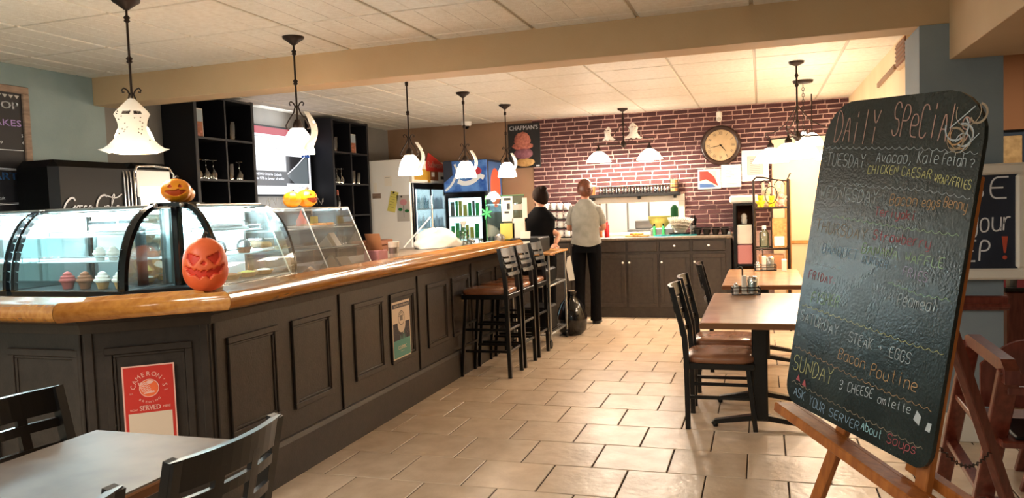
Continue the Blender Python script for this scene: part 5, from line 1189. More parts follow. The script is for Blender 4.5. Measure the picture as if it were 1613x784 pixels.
def chair_proto(name, lab, seat_z=.46, top=.885, w=.40, kind='chair', cat='chair'):
    t = thing(name, lab, cat); h = w/2
    D = .21
    q = MB(); n = 24
    def outline(sc, z): return [(.01+D*sc*math.copysign(abs(cos(a))**.45, cos(a)), h*sc*math.copysign(abs(sin(a))**.45, sin(a)), z) for a in [2*pi*i/n for i in range(n)]]
    R = [outline(.97, seat_z-.045), outline(1.0, seat_z-.03), outline(1.0, seat_z-.012), outline(.93, seat_z), outline(.5, seat_z+.004)]
    q.add([p for r in R for p in r], [(j*n+i, j*n+(i+1) % n, (j+1)*n+(i+1) % n, (j+1)*n+i) for j in range(4) for i in range(n)]+[tuple(range(4*n, 5*n)), tuple(range(n))[::-1]], True); q.build('seat', 'vinyl_brown', t)
    q = MB()
    for s_ in (-1, 1): q.box(-D+.0, D, s_*(h-.025)-.012, s_*(h-.025)+.012, seat_z-.085, seat_z-.045, .003)
    q.box(D-.024, D, -h+.03, h-.03, seat_z-.085, seat_z-.045, .003); q.box(-D, -D+.024, -h+.03, h-.03, seat_z-.085, seat_z-.045, .003); q.build('seat_frame', 'black_metal', t)
    stool = kind == 'stool'; tb = -.14 if stool else -.27; rb = -.20 if stool else -.19
    for s_ in (-1, 1):
        q = MB(); P = [(rb-(.0 if stool else .0), s_*(h-.015), 0), (-.19, s_*(h-.015), seat_z-.05), (-.20 if not stool else -.18, s_*(h-.015), seat_z+.12), (tb, s_*(h-.012), top)]
        q.tube(P, [.021, .023, .024, .022], 4); q.build('back_post', 'black_metal', t)
        q = MB(); q.bar((.20+(.03 if stool else .01), s_*(h-.02), 0), (.17, s_*(h-.03), seat_z-.05), .028, .028); q.build('leg', 'black_metal', t)
        q = MB(T(rb, s_*(h-.015), 0)); q.lathe([(.017, 0), (.017, .012)], n=8); q.build('foot_cap', 'black_plastic', t)
    zs = (.22, .40) if stool else (.20,)
    for z in zs:
        for s_ in (-1, 1): q = MB(); q.bar((-.19, s_*(h-.02), z), (.19, s_*(h-.025), z), .02, .02); q.build('stretcher', 'black_metal', t)
        q = MB(); q.bar((.2, -h+.03, z+(.04 if stool else 0)), (.2, h-.03, z+(.04 if stool else 0)), .02, .02); q.build('stretcher', 'black_metal', t)
        if stool: q = MB(); q.bar((-.195, -h+.03, z), (-.195, h-.03, z), .02, .02); q.build('stretcher', 'black_metal', t)
    zb = seat_z+.11
    def X(z): return -.20+(tb+.20)*(z-zb)/(top-zb)
    def curved(z0, z1, y0=-h+.02, y1=h-.02, th=.016, m=12):
        q = MB(); vs = []
        for i in range(m+1):
            y = y0+(y1-y0)*i/m; c = -.035*(1-(y/h)**2)
            for (z, dx) in ((z0, 0), (z0, th), (z1, th), (z1, 0)): vs.append((X(z)+c+dx-.008, y, z))
        q.add(vs, [(4*i+k, 4*i+(k+1) % 4, 4*i+4+(k+1) % 4, 4*i+4+k) for i in range(m) for k in range(4)]+[(0, 3, 2, 1), (4*m, 4*m+1, 4*m+2, 4*m+3)]); return q
    H = top-zb
    curved(top-(.078 if not stool else .06), top, -h-.004, h+.004, .02).build('top_rail', 'black_metal', t)
    rails = (zb, zb+H*.36, zb+H*.60) if not stool else (zb, zb+H*.28, zb+H*.5, zb+H*.7)
    for z in rails: curved(z, z+.028).build('cross_rail', 'black_metal', t)
    z_lo = rails[1] if not stool else rails[2]
    for yy in (-w*.165, w*.165): curved(z_lo if not stool else z_lo, top-.05, yy-.015, yy+.015, .014, 2).build('back_bar', 'black_metal', t)
    return t
P0 = chair_proto('dining_chair', 'black metal chair with brown seat, nearest at the table behind the chalkboard')
P0.location = (1.23, 1.0, 0)
def CH(x, y, rz, lab): return dup(P0, (x, y, 0), rz, lab)
CH(1.23, 1.56, 0, 'black metal chair, second at the table behind the chalkboard')
CH(1.27, 2.65, 0.05, 'black metal chair at the farther table by the wire rack')
CH(-.02, -2.45, pi, 'large black chair back at the right side of the near grey table')
CH(-.02, -2.99, pi, 'black chair whose back tip pokes up at the bottom left edge')
CH(-.45, -2.27, 0, 'black chair on the bar side of the near grey table')
P1 = chair_proto('bar_stool', 'black bar stool nearest the photographer, brown seat tucked to the bar', .74, 1.075, .35, 'stool', 'bar stool')
P1.location = (-.70, 2.13, 0); P1.rotation_euler = (0, 0, pi); P1['group'] = 'bar stools along the counter'
dup(P1, (-.70, 2.55, 0), pi, 'middle black bar stool of the three at the bar')
dup(P1, (-.70, 3.00, 0), pi, 'farthest black bar stool, beside the metal cart')
def caddy(x, y, z, rz, lab):
    t = thing('condiment_caddy', lab, 'caddy', (x, y, z), rz); B = T(x, y, z) @ RZ(rz)
    q = MB(B)
    for zz in (.004, .03, .052): q.tube([(-.09, -.045, zz), (.09, -.045, zz), (.09, .045, zz), (-.09, .045, zz), (-.09, -.045, zz)], .0035, 5)
    for k in range(-3, 4): q.tube([(k*.025, -.045, .004), (k*.025, .045, .004)], .002, 4)
    for xx in (-.09, .09):
        for yy in (-.045, .045): q.tube([(xx, yy, 0), (xx, yy, .052)], .0035, 5)
    q.tube([(-.02, 0, .004), (-.02, 0, .17), (-.025, 0, .185), (-.04, 0, .188), (-.05, 0, .178)], .005, 6); q.build('wire_frame', 'black_metal', t)
    q = MB(B); q.lathe([(.032, .006), (.034, .10), (.03, .108)], (.045, 0, 0), 16); q.build('sugar_jar', 'bottle_glass', t)
    q = MB(B); q.lathe([(.029, .008), (.031, .09)], (.045, 0, 0), 16); q.build('sugar', 'salt', t)
    q = MB(B); q.lathe([(.034, .106), (.034, .118), (.02, .126), (.0, .128)], (.045, 0, 0), 16); q.build('jar_lid', 'chrome', t)
    for yy in (-.022, .022):
        q = MB(B); q.lathe([(.016, .006), (.017, .055), (.013, .06)], (-.065, yy, 0), 12); q.build('shaker', 'salt' if yy < 0 else 'ink', t)
        q = MB(B); q.lathe([(.0145, .06), (.013, .075), (.0, .08)], (-.065, yy, 0), 12); q.build('shaker_lid', 'chrome', t)
    q = MB(B); q.box(-.025, .005, -.035, .035, .006, .13, .002); q.build('napkins', 'paper', t)
caddy(1.385, 1.47, .76, .1, 'wire caddy with sugar jar and shakers on the nearer brown table')
caddy(1.52, 3.28, .76, .1, 'wire caddy with sugar jar on the farther brown table')
q = MB(); q.box(1.66, 1.70, 3.2, 3.3, .76, .86, .003); tag(q.build('table_card', 'paper'), 'folded cream card beside the farther caddy', 'card')

# ================================================================ CART AND ITS LOAD
t = thing('metal_cart', 'grey tube cart on castors at the far end of the bar', 'cart', (-.69, 3.6, 0)); cx0, cx1, cy0, cy1 = -.88, -.50, 3.27, 3.93
for x in (cx0, cx1):
    for y in (cy0, cy1):
        q = MB(); q.tube([(x, y, .09), (x, y, .93)], .012, 8); q.build('post', 'steel', t)
        c = MB(T(x, y, .045) @ RY(pi/2)); c.lathe([(.03, -.012), (.042, -.008), (.042, .008), (.03, .012)], n=16); c.build('castor', 'black_plastic', t)
for z in (.14, .62):
    q = MB(); q.tube([(cx0, cy0, z), (cx1, cy0, z), (cx1, cy1, z), (cx0, cy1, z), (cx0, cy0, z)], .011, 6)
    for k in range(1, 12): q.tube([(cx0+(cx1-cx0)*k/12, cy0, z), (cx0+(cx1-cx0)*k/12, cy1, z)], .003, 4)
    q.build('wire_shelf', 'steel', t)
q = MB(); q.box(cx0-.03, cx1+.03, cy0-.04, cy1+.04, .93, .95, .004); q.build('wooden_top', 'oak_trim', t)
q = MB(); q.box(-.86, -.55, 3.32, 3.75, .15, .40, .02); tag(q.build('bus_tub', 'black_plastic'), 'black tub on the lower rack of the metal cart', 'tub')
q = MB(); q.box(-.84, -.56, 3.35, 3.8, .63, .78, .02); tag(q.build('bus_tub', 'black_plastic'), 'black tub on the upper rack of the metal cart', 'tub')
q = MB(); q.box(-.90, -.60, 3.30, 3.72, .95, 1.10, .012); tag(q.build('card_terminal', 'black_plastic'), 'black boxy till unit on top of the cart', 'till')
q = MB(T(-.74, 3.29, 1.02) @ RX(-.25)); q.box(-.05, .05, -.002, .002, 0, .15, .0); tag(q.build('receipt', 'paper'), 'white receipt sheet sticking up from the black till unit', 'receipt')
t = thing('black_bag', 'black shiny bag on the floor behind the cart', 'bag', (-.49, 4.12, 0)); q = MB(T(-.49, 4.12, 0)); q.lathe([(.10, 0), (.16, .06), (.17, .2), (.12, .34), (.05, .42), (.07, .48)], n=18); q.build('sack', 'black_gloss', t)

# ================================================================ THINGS ON THE BAR, FAR HALF
t = thing('takeout_carton', 'open brown carton with a raised flap next to the acrylic case', 'carton', (-1.16, 1.0, 1.09)); B = T(-1.18, 1.02, 1.062)
q = MB(B); q.box(-.06, .06, -.07, .07, 0, .075, .003); q.build('box', 'pink', t); q = MB(B @ T(0, .0, .075) @ RX(.35)); q.box(-.06, .06, -.003, .0, 0, .13); q.build('flap', 'kraft', t)
t = thing('paper_cup', 'white printed paper cup beside the brown carton', 'cup', (-1.10, 1.19, 1.062)); q = MB(T(-1.12, 1.19, 1.062)); q.lathe([(.032, 0), (.042, .12), (.043, .125)], n=18); q.build('cup', 'paper', t)
q = MB(T(-1.12, 1.19, 1.062)); q.lathe([(.0375, .04), (.0405, .085)], n=18, cap=False); q.build('printed_band', 'steel', t)
q = MB(); q.box(-3.0, -2.76, 3.95, 4.3, 0, 1.02, .01); q.box(-3.04, -2.72, 3.9, 4.35, 1.02, 1.08, .01); tag(q.build('wooden_stand', 'cake_brown'), 'brown stand with a wider top in front of the white cooler side', 'stand')
q = MB(T(-1.45, 2.75, 1.056)); n_, m_ = 26, 10; vs = []
for j in range(m_+1):
    for i in range(n_):
        a = 2*pi*i/n_; f = j/m_; r = (.20*math.sqrt(max(0, 1-f**2.2))+.02)*(1+.10*sin(3*a+f*4)+.06*sin(7*a-f*9)); vs.append((r*.9*cos(a), r*1.35*sin(a), .17*f*(1+.14*sin(2*a+1))))
q.add(vs, [(j*n_+i, j*n_+(i+1) % n_, (j+1)*n_+(i+1) % n_, (j+1)*n_+i) for j in range(m_) for i in range(n_)]+[tuple(range(n_))[::-1], tuple(range(m_*n_, (m_+1)*n_))], True); tag(q.build('white_bag', 'white_gloss'), 'heap of white plastic wrapping on the bar by the fridge', 'wrapping')
q = MB(); q.tube([(-1.68, 2.5, 1.07), (-1.6, 2.95, 1.34)], .008, 6); tag(q.build('stick', 'white_plastic'), 'white stick leaning against the white wrapping', 'stick')
bottle(-1.36, 3.22, 1.056, [(.04, 0), (.042, .02), (.042, .12), (.018, .17)], 'glass_green', 'pale green spray bottle on the bar', 'spray_bottle', [(.016, .17), (.02, .2), (.03, .205), (.03, .235)], 'white_plastic')
t = thing('leaf_ornament', 'dark green leaf ornament by the spray bottle', 'ornament', (-1.42, 3.4, 1.12)); q = MB(frame((-1.40, 3.30, 1.15), (1, 0, 0), (0, 0, 1)))
for k in range(5): a = pi/2+(k-2)*.9; q.prism([(0, 0), (.05*cos(a-.3), .05*sin(a-.3)), (.08*cos(a), .08*sin(a)), (.05*cos(a+.3), .05*sin(a+.3))], -.003, .003)
q.build('leaves', 'dark_leaf', t); q = MB(); q.tube([(-1.40, 3.30, 1.056), (-1.40, 3.30, 1.15)], .004, 5); q.build('stem', 'dark_leaf', t)
for k in range(7):
    x, y = -1.2-.045*(k % 3), 2.85+.07*k; q = MB(T(x, y, 1.056)); q.lathe([(.02, 0), (.024, .05), (.02, .05), (.018, .006)], n=12); tag(q.build('small_glass', 'bottle_glass'), OR[k]+' tiny clear glass, counted from the photographer, behind the oak rail', 'glass', 'tiny glasses behind the oak rail')
t = thing('counter_screen', 'clear green-edged counter screen with taped paper notices', 'screen', (-0.900, 4.1, 1.05))
# stands on the bar end
q = MB(); q.box(-1.170, -.76, 3.38, 3.388, 1.056, 1.53, .001); q.build('glass_sheet', 'glass_green', t)
q = MB(); q.tube([(-1.170, 3.384, 1.056), (-1.170, 3.384, 1.53), (-.76, 3.384, 1.53)], .004, 5); q.build('green_edge', 'leaf_green', t)
for (x0, x1, z0, z1, m) in ((-1.000, -0.880, 1.27, 1.52, 'paper'), (-0.780, -.73, 1.30, 1.50, 'paper'), (-1.020, -0.870, 1.09, 1.25, 'note_yellow'), (-0.890, -0.760, 1.08, 1.30, 'paper'), (-0.880, -0.780, 1.38, 1.44, 'paper_grey')):
    q = MB(); q.box(x0, x1, 3.374, 3.3765, z0, z1); q.build('notice', m, t)
q = MB(bf(-1.000, 3.3725, 1.27)); q.rect(.03, .10, .21, .235); q.rect(.06, .09, .12, .18); q.rect(.03, .08, .08, .10); q.build('notice_print', 'ink', t)
t = thing('leaf_decal', 'bright green leaf sticker hung at the edge of the counter screen', 'decoration', (-1.170, 3.36, 1.35)); q = MB(bf(-1.160, 3.368, 1.36))
for k in range(6): a = k*1.047+.3; q.prism([(0, 0), (.035*cos(a-.35), .035*sin(a-.35)), (.07*cos(a), .07*sin(a)), (.035*cos(a+.35), .035*sin(a+.35))], 0, .003)
q.build('petals', 'leaf_green', t)
q = MB(bf(-1.080, 3.372, 1.50)); q.lathe([(.03, 0), (.03, .004)], n=16); q.prism([(-.09, 0), (.09, 0), (.06, .045), (.02, .08), (-.03, .07), (-.07, .03)], 0, .012); tag(q.build('paper_hat', 'ghost_white'), 'white paper cut-out on top of the counter screen', 'decoration')
q = MB(T(-1.0, 3.30, 1.10) @ RX(pi/2)); q.lathe([(.05, 0), (.05, .03), (.02, .035)], n=20); tag(q.build('tape_roll', 'steel'), 'round silver bell-shaped roll at the end of the oak rail', 'roll')

# ================================================================ PEOPLE
def skin_mesh(name, m, V, E, R, parent, sub=2, extra=None):
    me = bpy.data.meshes.new(name); I = PM[parent]
    me.from_pydata([tuple(I @ Vector(v)) for v in V], E, []); me.update()
    o = bpy.data.objects.new(name+'_tmp', me); C.objects.link(o)
    md = o.modifiers.new('s', 'SKIN'); md.use_smooth_shade = True; md.branch_smoothing = .6
    for i, v in enumerate(me.skin_vertices[0].data): v.radius = R[i] if isinstance(R[i], tuple) else (R[i], R[i]); v.use_root = (i == 0)
    o.modifiers.new('u', 'SUBSURF').levels = sub
    bpy.context.view_layer.update(); dg = bpy.context.evaluated_depsgraph_get()
    nm = bpy.data.meshes.new_from_object(o.evaluated_get(dg)); nm.name = name
    bpy.data.objects.remove(o); bpy.data.meshes.remove(me)
    vs = [tuple(v.co) for v in nm.vertices]; fs = [tuple(p.vertices) for p in nm.polygons]; bpy.data.meshes.remove(nm)
    q = MB(); q.T = I.inverted(); q.add(vs, fs, True); q.T = Matrix()
    if extra: extra(q)
    return q.build(name, m, parent)
def hand(q, wrist, d, n, side):
    """palm plus five unequal bent fingers; d = pointing direction, n = back of hand"""
    w = Vector(wrist); d = Vector(d).normalized(); n = Vector(n).normalized(); s = d.cross(n).normalized()*side
    M = Matrix(((s.x, d.x, n.x, 0), (s.y, d.y, n.y, 0), (s.z, d.z, n.z, 0), (0, 0, 0, 1)))
    c = w+d*.045; q.ell(tuple(c), .038, .05, .016, 12, 8, M)
    for k, L in enumerate((.068, .078, .073, .058)):
        b_ = w+d*.082+s*(.027-.018*k); q.tube([tuple(b_-d*.02), tuple(b_+d*L*.4-n*.004), tuple(b_+d*L*.72-n*.018), tuple(b_+d*L*.9-n*.038)], [.0095, .009, .0085, .007], 7)
    b_ = w+d*.03+s*.03; q.tube([tuple(b_), tuple(b_+s*.022+d*.02), tuple(b_+s*.032+d*.05-n*.01), tuple(b_+s*.028+d*.07-n*.022)], [.012, .011, .01, .008], 7)
def head(t, c, yaw, pitch, hair, bun, hz=1.0):
    M = T(*c) @ RZ(yaw) @ RX(pitch)      # local +y = face direction
    return M
def person(loc, lab, V, joints, fem, headc, yaw, pitch, tee, hair, arms, bun, feet):
    pass
def figure(lab, x, y, H, tee, hair, elbows, hands, hx, hy, yaw, feet, lean=0.0, bunpos=(0, -.085, .02), bunr=.035, apron=None, hand_d=None, hem=.90):
    """stands at (x, y), torso faces +y; H scales a 1.68 m figure"""
    k = H/1.68; t = thing('person', lab, 'person', (x, y, 0))
    def P(a, b_, c): return (x+a*k, y+b_*k, c*k)
    sh = .145; ly = lean
    pel = P(0, 0, .93); bel = P(0, -.005, 1.06); che = P(0, .0+ly, 1.24); nb = P(0, -.01+ly, 1.405); nk = P(hx*.4, .0+ly+hy*.4, 1.455); hc = (x+hx*k, y+(hy+ly)*k, 1.565*k)
    shl, shr = P(-sh, -.005+ly, 1.335), P(sh, -.005+ly, 1.335); el, er = elbows; hl, hr = hands
    hipl, hipr = P(-.09, 0, .88), P(.09, 0, .88); knl, knr = (lambda f: ((x-.09*k+f[0])/2-.0, (y+f[1])/2+.03, .49*k))(feet[0]), (lambda f: ((x+.09*k+f[0])/2, (y+f[1])/2+.03, .49*k))(feet[1])
    al, ar = (feet[0][0], feet[0][1], .09), (feet[1][0], feet[1][1], .09); tl, tr = (feet[0][0]-.01, feet[0][1]+.15, .045), (feet[1][0]+.01, feet[1][1]+.15, .045)
    V = [pel, bel, che, nb, nk, hc, shl, el, hl, shr, er, hr, hipl, knl, al, tl, hipr, knr, ar, tr]
    E = [(0, 1), (1, 2), (2, 3), (3, 4), (4, 5), (3, 6), (6, 7), (7, 8), (3, 9), (9, 10), (10, 11), (0, 12), (12, 13), (13, 14), (14, 15), (0, 16), (16, 17), (17, 18), (18, 19)]
    R = [.105, .095, .10, .055, .046, .06, .042, .035, .024, .042, .035, .024, .075, .052, .038, .03, .075, .052, .038, .03]
    HM = T(*hc) @ RZ(yaw) @ RX(-.15)
    def ex(q):
        T0 = q.T; q.T = HM
        vs = []; n, m = 24, 16
        for j in range(m+1):
            f = pi*j/m; z = -cos(f); r = sin(f)
            for i in range(n):
                a = 2*pi*i/n; jaw = 1-.28*max(0, -z)**1.5; yy = r*sin(a)*(.098 if sin(a) < 0 else .092)*k; xx = r*cos(a)*.075*k*jaw
                if sin(a) > .8 and -.35 < z < .1: yy += .018*k*(1-abs(z+.15)/.3)*(sin(a)-.8)*5   # nose
                vs.append((xx, yy, z*.115*k))
        q.add(vs, [(j*n+i, j*n+(i+1) % n, (j+1)*n+(i+1) % n, (j+1)*n+i) for j in range(m) for i in range(n)], True)
        for sx in (-1, 1): q.ell((sx*.076*k, -.005, -.01), .010, .022, .032, 10, 6, RZ(sx*-.3))
        q.T = T0
        for h_, e_, sd in ((hl, el, -1), (hr, er, 1)):
            d = (Vector(h_)-Vector(e_)).normalized(); hand(q, h_, d, (0, -.3, 1) if abs(d.z) < .8 else (0, -1, 0), sd)
    skin_mesh('body', 'skin', V, E, R, t, 2, ex)
    q = MB(HM)
    for sx in (-1, 1): q.ell((sx*.028*k, .083*k, .008), .012, .006, .007, 8, 5)
    q.build('eyes', 'ghost_white', t)['kind'] = 'stuff'
    q = MB(HM); q.ell((0, .084*k, -.055), .022, .006, .008, 10, 6); q.build('lips', 'scoop_pink', t)
    # hair cap leaves the face and the nape free
    q = MB(HM); n, m = 28, 16; vs = []; rows = []
    for j in range(m+1):
        for i in range(n):
            a = 2*pi*i/n; front = max(0, sin(a)); back = max(0, -sin(a)); zmin = -.80*back**.8+.50*front-.35*(1-back-front); f = 1-j/m*(1-zmin)
            z = zmin+(1-zmin)*(j/m)**.8; r = math.sqrt(max(0, 1-z*z)); w_ = 1+.02*sin(9*a+z*6)
            vs.append((max(r, .75 if z < 0 else 0)*cos(a)*.092*k*w_, max(r, .62 if z < 0 else 0)*sin(a)*(.112 if sin(a) < 0 else .100)*k*w_, z*.125*k+.004))
    q.add(vs, [(j*n+i, j*n+(i+1) % n, (j+1)*n+(i+1) % n, (j+1)*n+i) for j in range(m) for i in range(n)], True)
    q.build('hair', hair, t)
    q = MB(HM); q.ell((bunpos[0]*k, bunpos[1]*k, bunpos[2]*k), bunr, bunr*.9, bunr, 16, 10)
    for a in range(6): q.tube([(bunpos[0]*k+bunr*.9*cos(b_), bunpos[1]*k-.006+bunr*.9*sin(b_)*cos(a*.5), bunpos[2]*k+bunr*.9*sin(b_)*sin(a*.5+.5)) for b_ in [pi*c/6 for c in range(7)]], .006, 5)
    q.build('hair_bun', hair, t)
    # shirt: elliptical loft with sleeves
    q = MB(); n = 28; rings = [(hem, .175, .125, 0, -.0), (hem+.06, .172, .122, 0, 0), (1.02, .160, .112, 0, 0), (1.12, .158, .110, 0, .2), (1.22, .172, .118, 0, .8), (1.30, .178, .110, 0, 1), (1.36, .155, .092, 0, 1), (1.41, .105, .072, 0, 1), (1.435, .078, .064, 0, 1), (1.452, .066, .060, 0, 1), (1.455, .058, .052, 0, 1)]
    vs = []
    for z, rx, ry, dx, lf in rings:
        for i in range(n):
            a = 2*pi*i/n; wv = 1+(.03*sin(5*a+z*9) if z < 1.2 else .0)
            vs.append(P(rx*cos(a)*wv+(.01*sin(3*a) if z == hem else 0), ry*sin(a)*wv+ly*lf, z+(.02*sin(2*a+1) if z == hem else 0)))
    q.add(vs, [(j*n+i, j*n+(i+1) % n, (j+1)*n+(i+1) % n, (j+1)*n+i) for j in range(len(rings)-1) for i in range(n)], True)
    for s_, e_ in ((shl, el), (shr, er)):
        s2 = Vector(s_); d = Vector(e_)-s2; c0 = Vector(P(0, ly, 1.34)); i0 = s2.lerp(c0, .35)
        q.tube([tuple(i0), tuple(s2), tuple(s2+d*.3), tuple(s2+d*.62), tuple(s2+d*.74)], [.045, .056, .057, .056, .058], 14, False)
    q.build('t_shirt', tee, t)
    # trousers
    q = MB(); n = 20; vs = []
    rg = [(.96, .150, .112), (.90, .160, .120), (.84, .168, .118)]
    for z, rx, ry in rg:
        for i in range(n): a = 2*pi*i/n; vs.append(P(rx*cos(a), ry*sin(a), z))
    q.add(vs, [(j*n+i, (j+1)*n+i, (j+1)*n+(i+1) % n, j*n+(i+1) % n) for j in range(2) for i in range(n)], True)
    for hp, kn, an in ((hipl, knl, al), (hipr, knr, ar)): q.tube([tuple(Vector(hp)+Vector((0, 0, .03))), tuple(Vector(hp)-Vector((0, 0, .06))), tuple(Vector(hp).lerp(Vector(kn), .5)), kn, tuple(Vector(kn).lerp(Vector(an), .5)), (an[0], an[1], .04)], [.085, .088, .078, .064, .062, .068], 14, True)
    q.build('trousers', 'trouser_black', t)
    for f in feet:
        q = MB(T(f[0], f[1], 0)); q.lathe([(.042, 0), (.045, .012), (.044, .03), (.036, .07)], (0, .0, 0), 16); q.ell((0, .085, .032), .046, .11, .034, 16, 8); q.box(-.04, .04, -.04, .17, 0, .014, .006); q.build('shoe', 'shoe_black', t)
    return t
t = figure('woman in grey t-shirt and black trousers standing at the back counter', -.465, 4.85, 1.70, 'tee_grey', 'hair_auburn',
       ((-.675, 4.86, 1.12), (-.265, 4.93, 1.13)), ((-.60, 5.08, 1.20), (-.38, 5.14, 1.10)), -.0, .02, .35, ((-.565, 4.83), (-.385, 4.90)), bunpos=(.03, -.10, -.03), bunr=.030, hem=.93)
q = MB(frame((-.70, 4.78, .52), (1, 0, 0), (0, 0, 1))); q.prism([(.03, 0), (.10, .01), (.055, .30), (.02, .28), (.0, .18)], 0, .006); tag(q.build('hanging_towel', 'paper'), 'pale cloth hanging beside the leg of the woman in grey', 'towel')
figure('woman in black t-shirt with a dark bun behind the end of the bar', -.86, 4.30, 1.62, 'tee_black', 'hair_dark',
       ((-.645, 4.30, 1.08), (-1.06, 4.35, 1.05)), ((-.66, 4.16, .99), (-1.0, 4.52, 1.02)), .0, .03, .9, ((-.93, 4.30), (-.79, 4.34)), bunpos=(0, -.085, .085), bunr=.036)

# ================================================================ EASEL AND CHALKBOARD
O = Vector((1.78885837, -1.65530632, 1.21225515)); wn = Vector((0.54866, -0.84206, -0.18878)); hn = Vector((0.15138, 0.01591, 0.96801)); nn = wn.cross(hn).normalized()
BM = Matrix(((wn.x, hn.x, nn.x, O.x), (wn.y, hn.y, nn.y, O.y), (wn.z, hn.z, nn.z, O.z), (0, 0, 0, 1)))
def B3(u, v, w=0): return tuple(O+wn*u+hn*v+nn*w)
pts = []
def corner(cx, cy, rx, ry, a0):
    for k in range(7): a = radians(a0+15*k); pts.append((cx+rx*cos(a), cy+ry*sin(a)))
corner(.165, .395, .118, .112, 0); corner(-.155, .32, .128, .145, 90); corner(-.235, -.445, .052, .055, 180); corner(.235, -.395, .05, .062, 270)
t = thing('specials_chalkboard', 'large rounded black chalkboard listing daily specials on the easel', 'chalkboard', tuple(O))
q = MB(BM); q.prism(pts, -.012, 0); q.build('slate', 'slate_board', t)
TX = [('DAilY', -0.236, 0.336, -0.055, 0.342, 0.098, 'p'), ('SPeCiALs', -0.012, 0.372, 0.245, 0.380, 0.090, 'p'), ('TUESDAY:', -0.253, 0.257, -0.067, 0.274, 0.039, 'w'), ('Avocao,', -0.052, 0.292, 0.084, 0.307, 0.034, 'w'), ('Kale', 0.094, 0.309, 0.165, 0.318, 0.032, 'w'), ('Fetah', 0.175, 0.315, 0.247, 0.320, 0.031, 'w'), ('?', 0.256, 0.32, 0.272, 0.32, 0.021, 'w'),
('CHICKEN', -0.078, 0.257, 0.037, 0.271, 0.024, 'y'), ('CAESAR', 0.048, 0.269, 0.150, 0.274, 0.025, 'y'), ('WRAP/FRIES', 0.158, 0.268, 0.272, 0.266, 0.023, 'y'),
('WEDNESDAY:', -0.262, 0.154, 0.01, 0.181, 0.04, 'w'), ('Bacon', 0.021, 0.183, 0.12, 0.196, 0.033, 'o'), ('eggs', 0.132, 0.200, 0.193, 0.209, 0.025, 'o'), ('Benny', 0.2, 0.211, 0.272, 0.213, 0.027, 'o'),
('Teriyaki', -0.025, 0.146, 0.122, 0.159, 0.024, 'r'), ('THURSDAY', -0.26, 0.05, -0.038, 0.067, 0.035, 't'), ('Strawberry', -0.018, 0.077, 0.185, 0.099, 0.028, 'r'),
('BANANA', -0.053, 0.03, 0.085, 0.045, 0.029, 'g'), ('WAFFLE', 0.105, 0.045, 0.235, 0.059, 0.026, 'g'), ('BANQUET', -0.217, -0.01, -0.061, 0.006, 0.029, 'b'), ('BURGER +', -0.046, 0.004, 0.088, 0.013, 0.022, 'b'), ('FRIES', 0.106, 0.008, 0.191, 0.010, 0.025, 'v'),
('FRIDAY:', -0.259, -0.1, -0.132, -0.09, 0.026, 'r'), ('+ Peameal', 0.066, -0.08, 0.234, -0.054, 0.034, 'w'), ('FISHER', -0.232, -0.17, -0.105, -0.149, 0.035, 'g'),
('SATURDAY:', -0.267, -0.24, -0.069, -0.231, 0.034, 'w'), ('STEAK + EGGS', -0.05, -0.232, 0.181, -0.211, 0.031, 'w'), ('Bacon', -0.08, -0.294, 0.032, -0.285, 0.033, 'o'), ('Poutine', 0.049, -0.292, 0.216, -0.27, 0.035, 'o'),
('SUNDAY', -0.268, -0.402, -0.082, -0.378, 0.049, 'y'), ('3 CHEESE', -0.058, -0.378, 0.075, -0.350, 0.028, 'w'), ('omlette', 0.091, -0.352, 0.206, -0.334, 0.024, 'w'),
('ASK YOUR', -0.245, -0.474, -0.099, -0.474, 0.029, 'b'), ('SERVER', -0.081, -0.470, 0.045, -0.458, 0.026, 'b'), ('About', 0.048, -0.448, 0.127, -0.443, 0.025, 'c'), ('Soups', 0.143, -0.440, 0.243, -0.424, 0.027, 'r')]
keys = 'pwyoortgbvc'; kk = sorted(set(keys)); cm = ['chalk_'+c for c in kk]
q = MB(BM)
for s_, x0, y0_, x1, y1_, h, c in TX:
    q.mt(kk.index(c)); q.hand(s_, x0, y0_, x1, y1_, h, .0033 if h > .07 else .0019, .0009, .04)
q.build('chalk_lettering', cm, t)['kind'] = 'stuff'
q = MB(BM); q.mt(kk.index('w'))
WV = [[(-0.277, 0.315), (-0.087, 0.334), (0.078, 0.352), (0.276, 0.361)], [(-0.224, 0.213), (-0.038, 0.229), (0.124, 0.247), (0.275, 0.250)], [(-0.192, 0.115), (0.074, 0.135), (0.262, 0.155)], [(-0.275, -0.048), (-0.123, -0.033)], [(0.061, -0.018), (0.172, -0.022), (0.270, -0.006)], [(-0.270, -0.185), (0.019, -0.164), (0.181, -0.154), (0.275, -0.142)], [(-0.270, -0.322), (-0.037, -0.317), (0.124, -0.307), (0.268, -0.291)], [(-0.262, -0.432), (-0.111, -0.424), (0.024, -0.414), (0.260, -0.396)]]
for i, wv in enumerate(WV):
    q.mt(kk.index('wwgwgyot'[i] if 'wwgwgyot'[i] in kk else 'w')); P = []
    for (a, c_) in zip(wv, wv[1:]):
        L = math.hypot(c_[0]-a[0], c_[1]-a[1]); n = max(2, int(L/.0028))
        for j in range(n): f = j/n; u = a[0]+(c_[0]-a[0])*f; P.append((u, a[1]+(c_[1]-a[1])*f-.0075*abs(sin(u*125))))
    q.line(P, .0012, .0008)
q.build('wavy_rules', cm, t)['kind'] = 'stuff'
q = MB(BM); q.mt(kk.index('t'))
for k in range(9):
    a0 = random.uniform(0, 6); cx, cy, r = .225+random.uniform(-.03, .03), .41+random.uniform(-.035, .05), random.uniform(.012, .035)
    q.mt(kk.index(random.choice('tow'))); q.line([(cx+r*cos(a0+b_*.4)*(1+b_*.04), cy+r*1.2*sin(a0+b_*.4)) for b_ in range(11)], random.uniform(.002, .006), .0011)
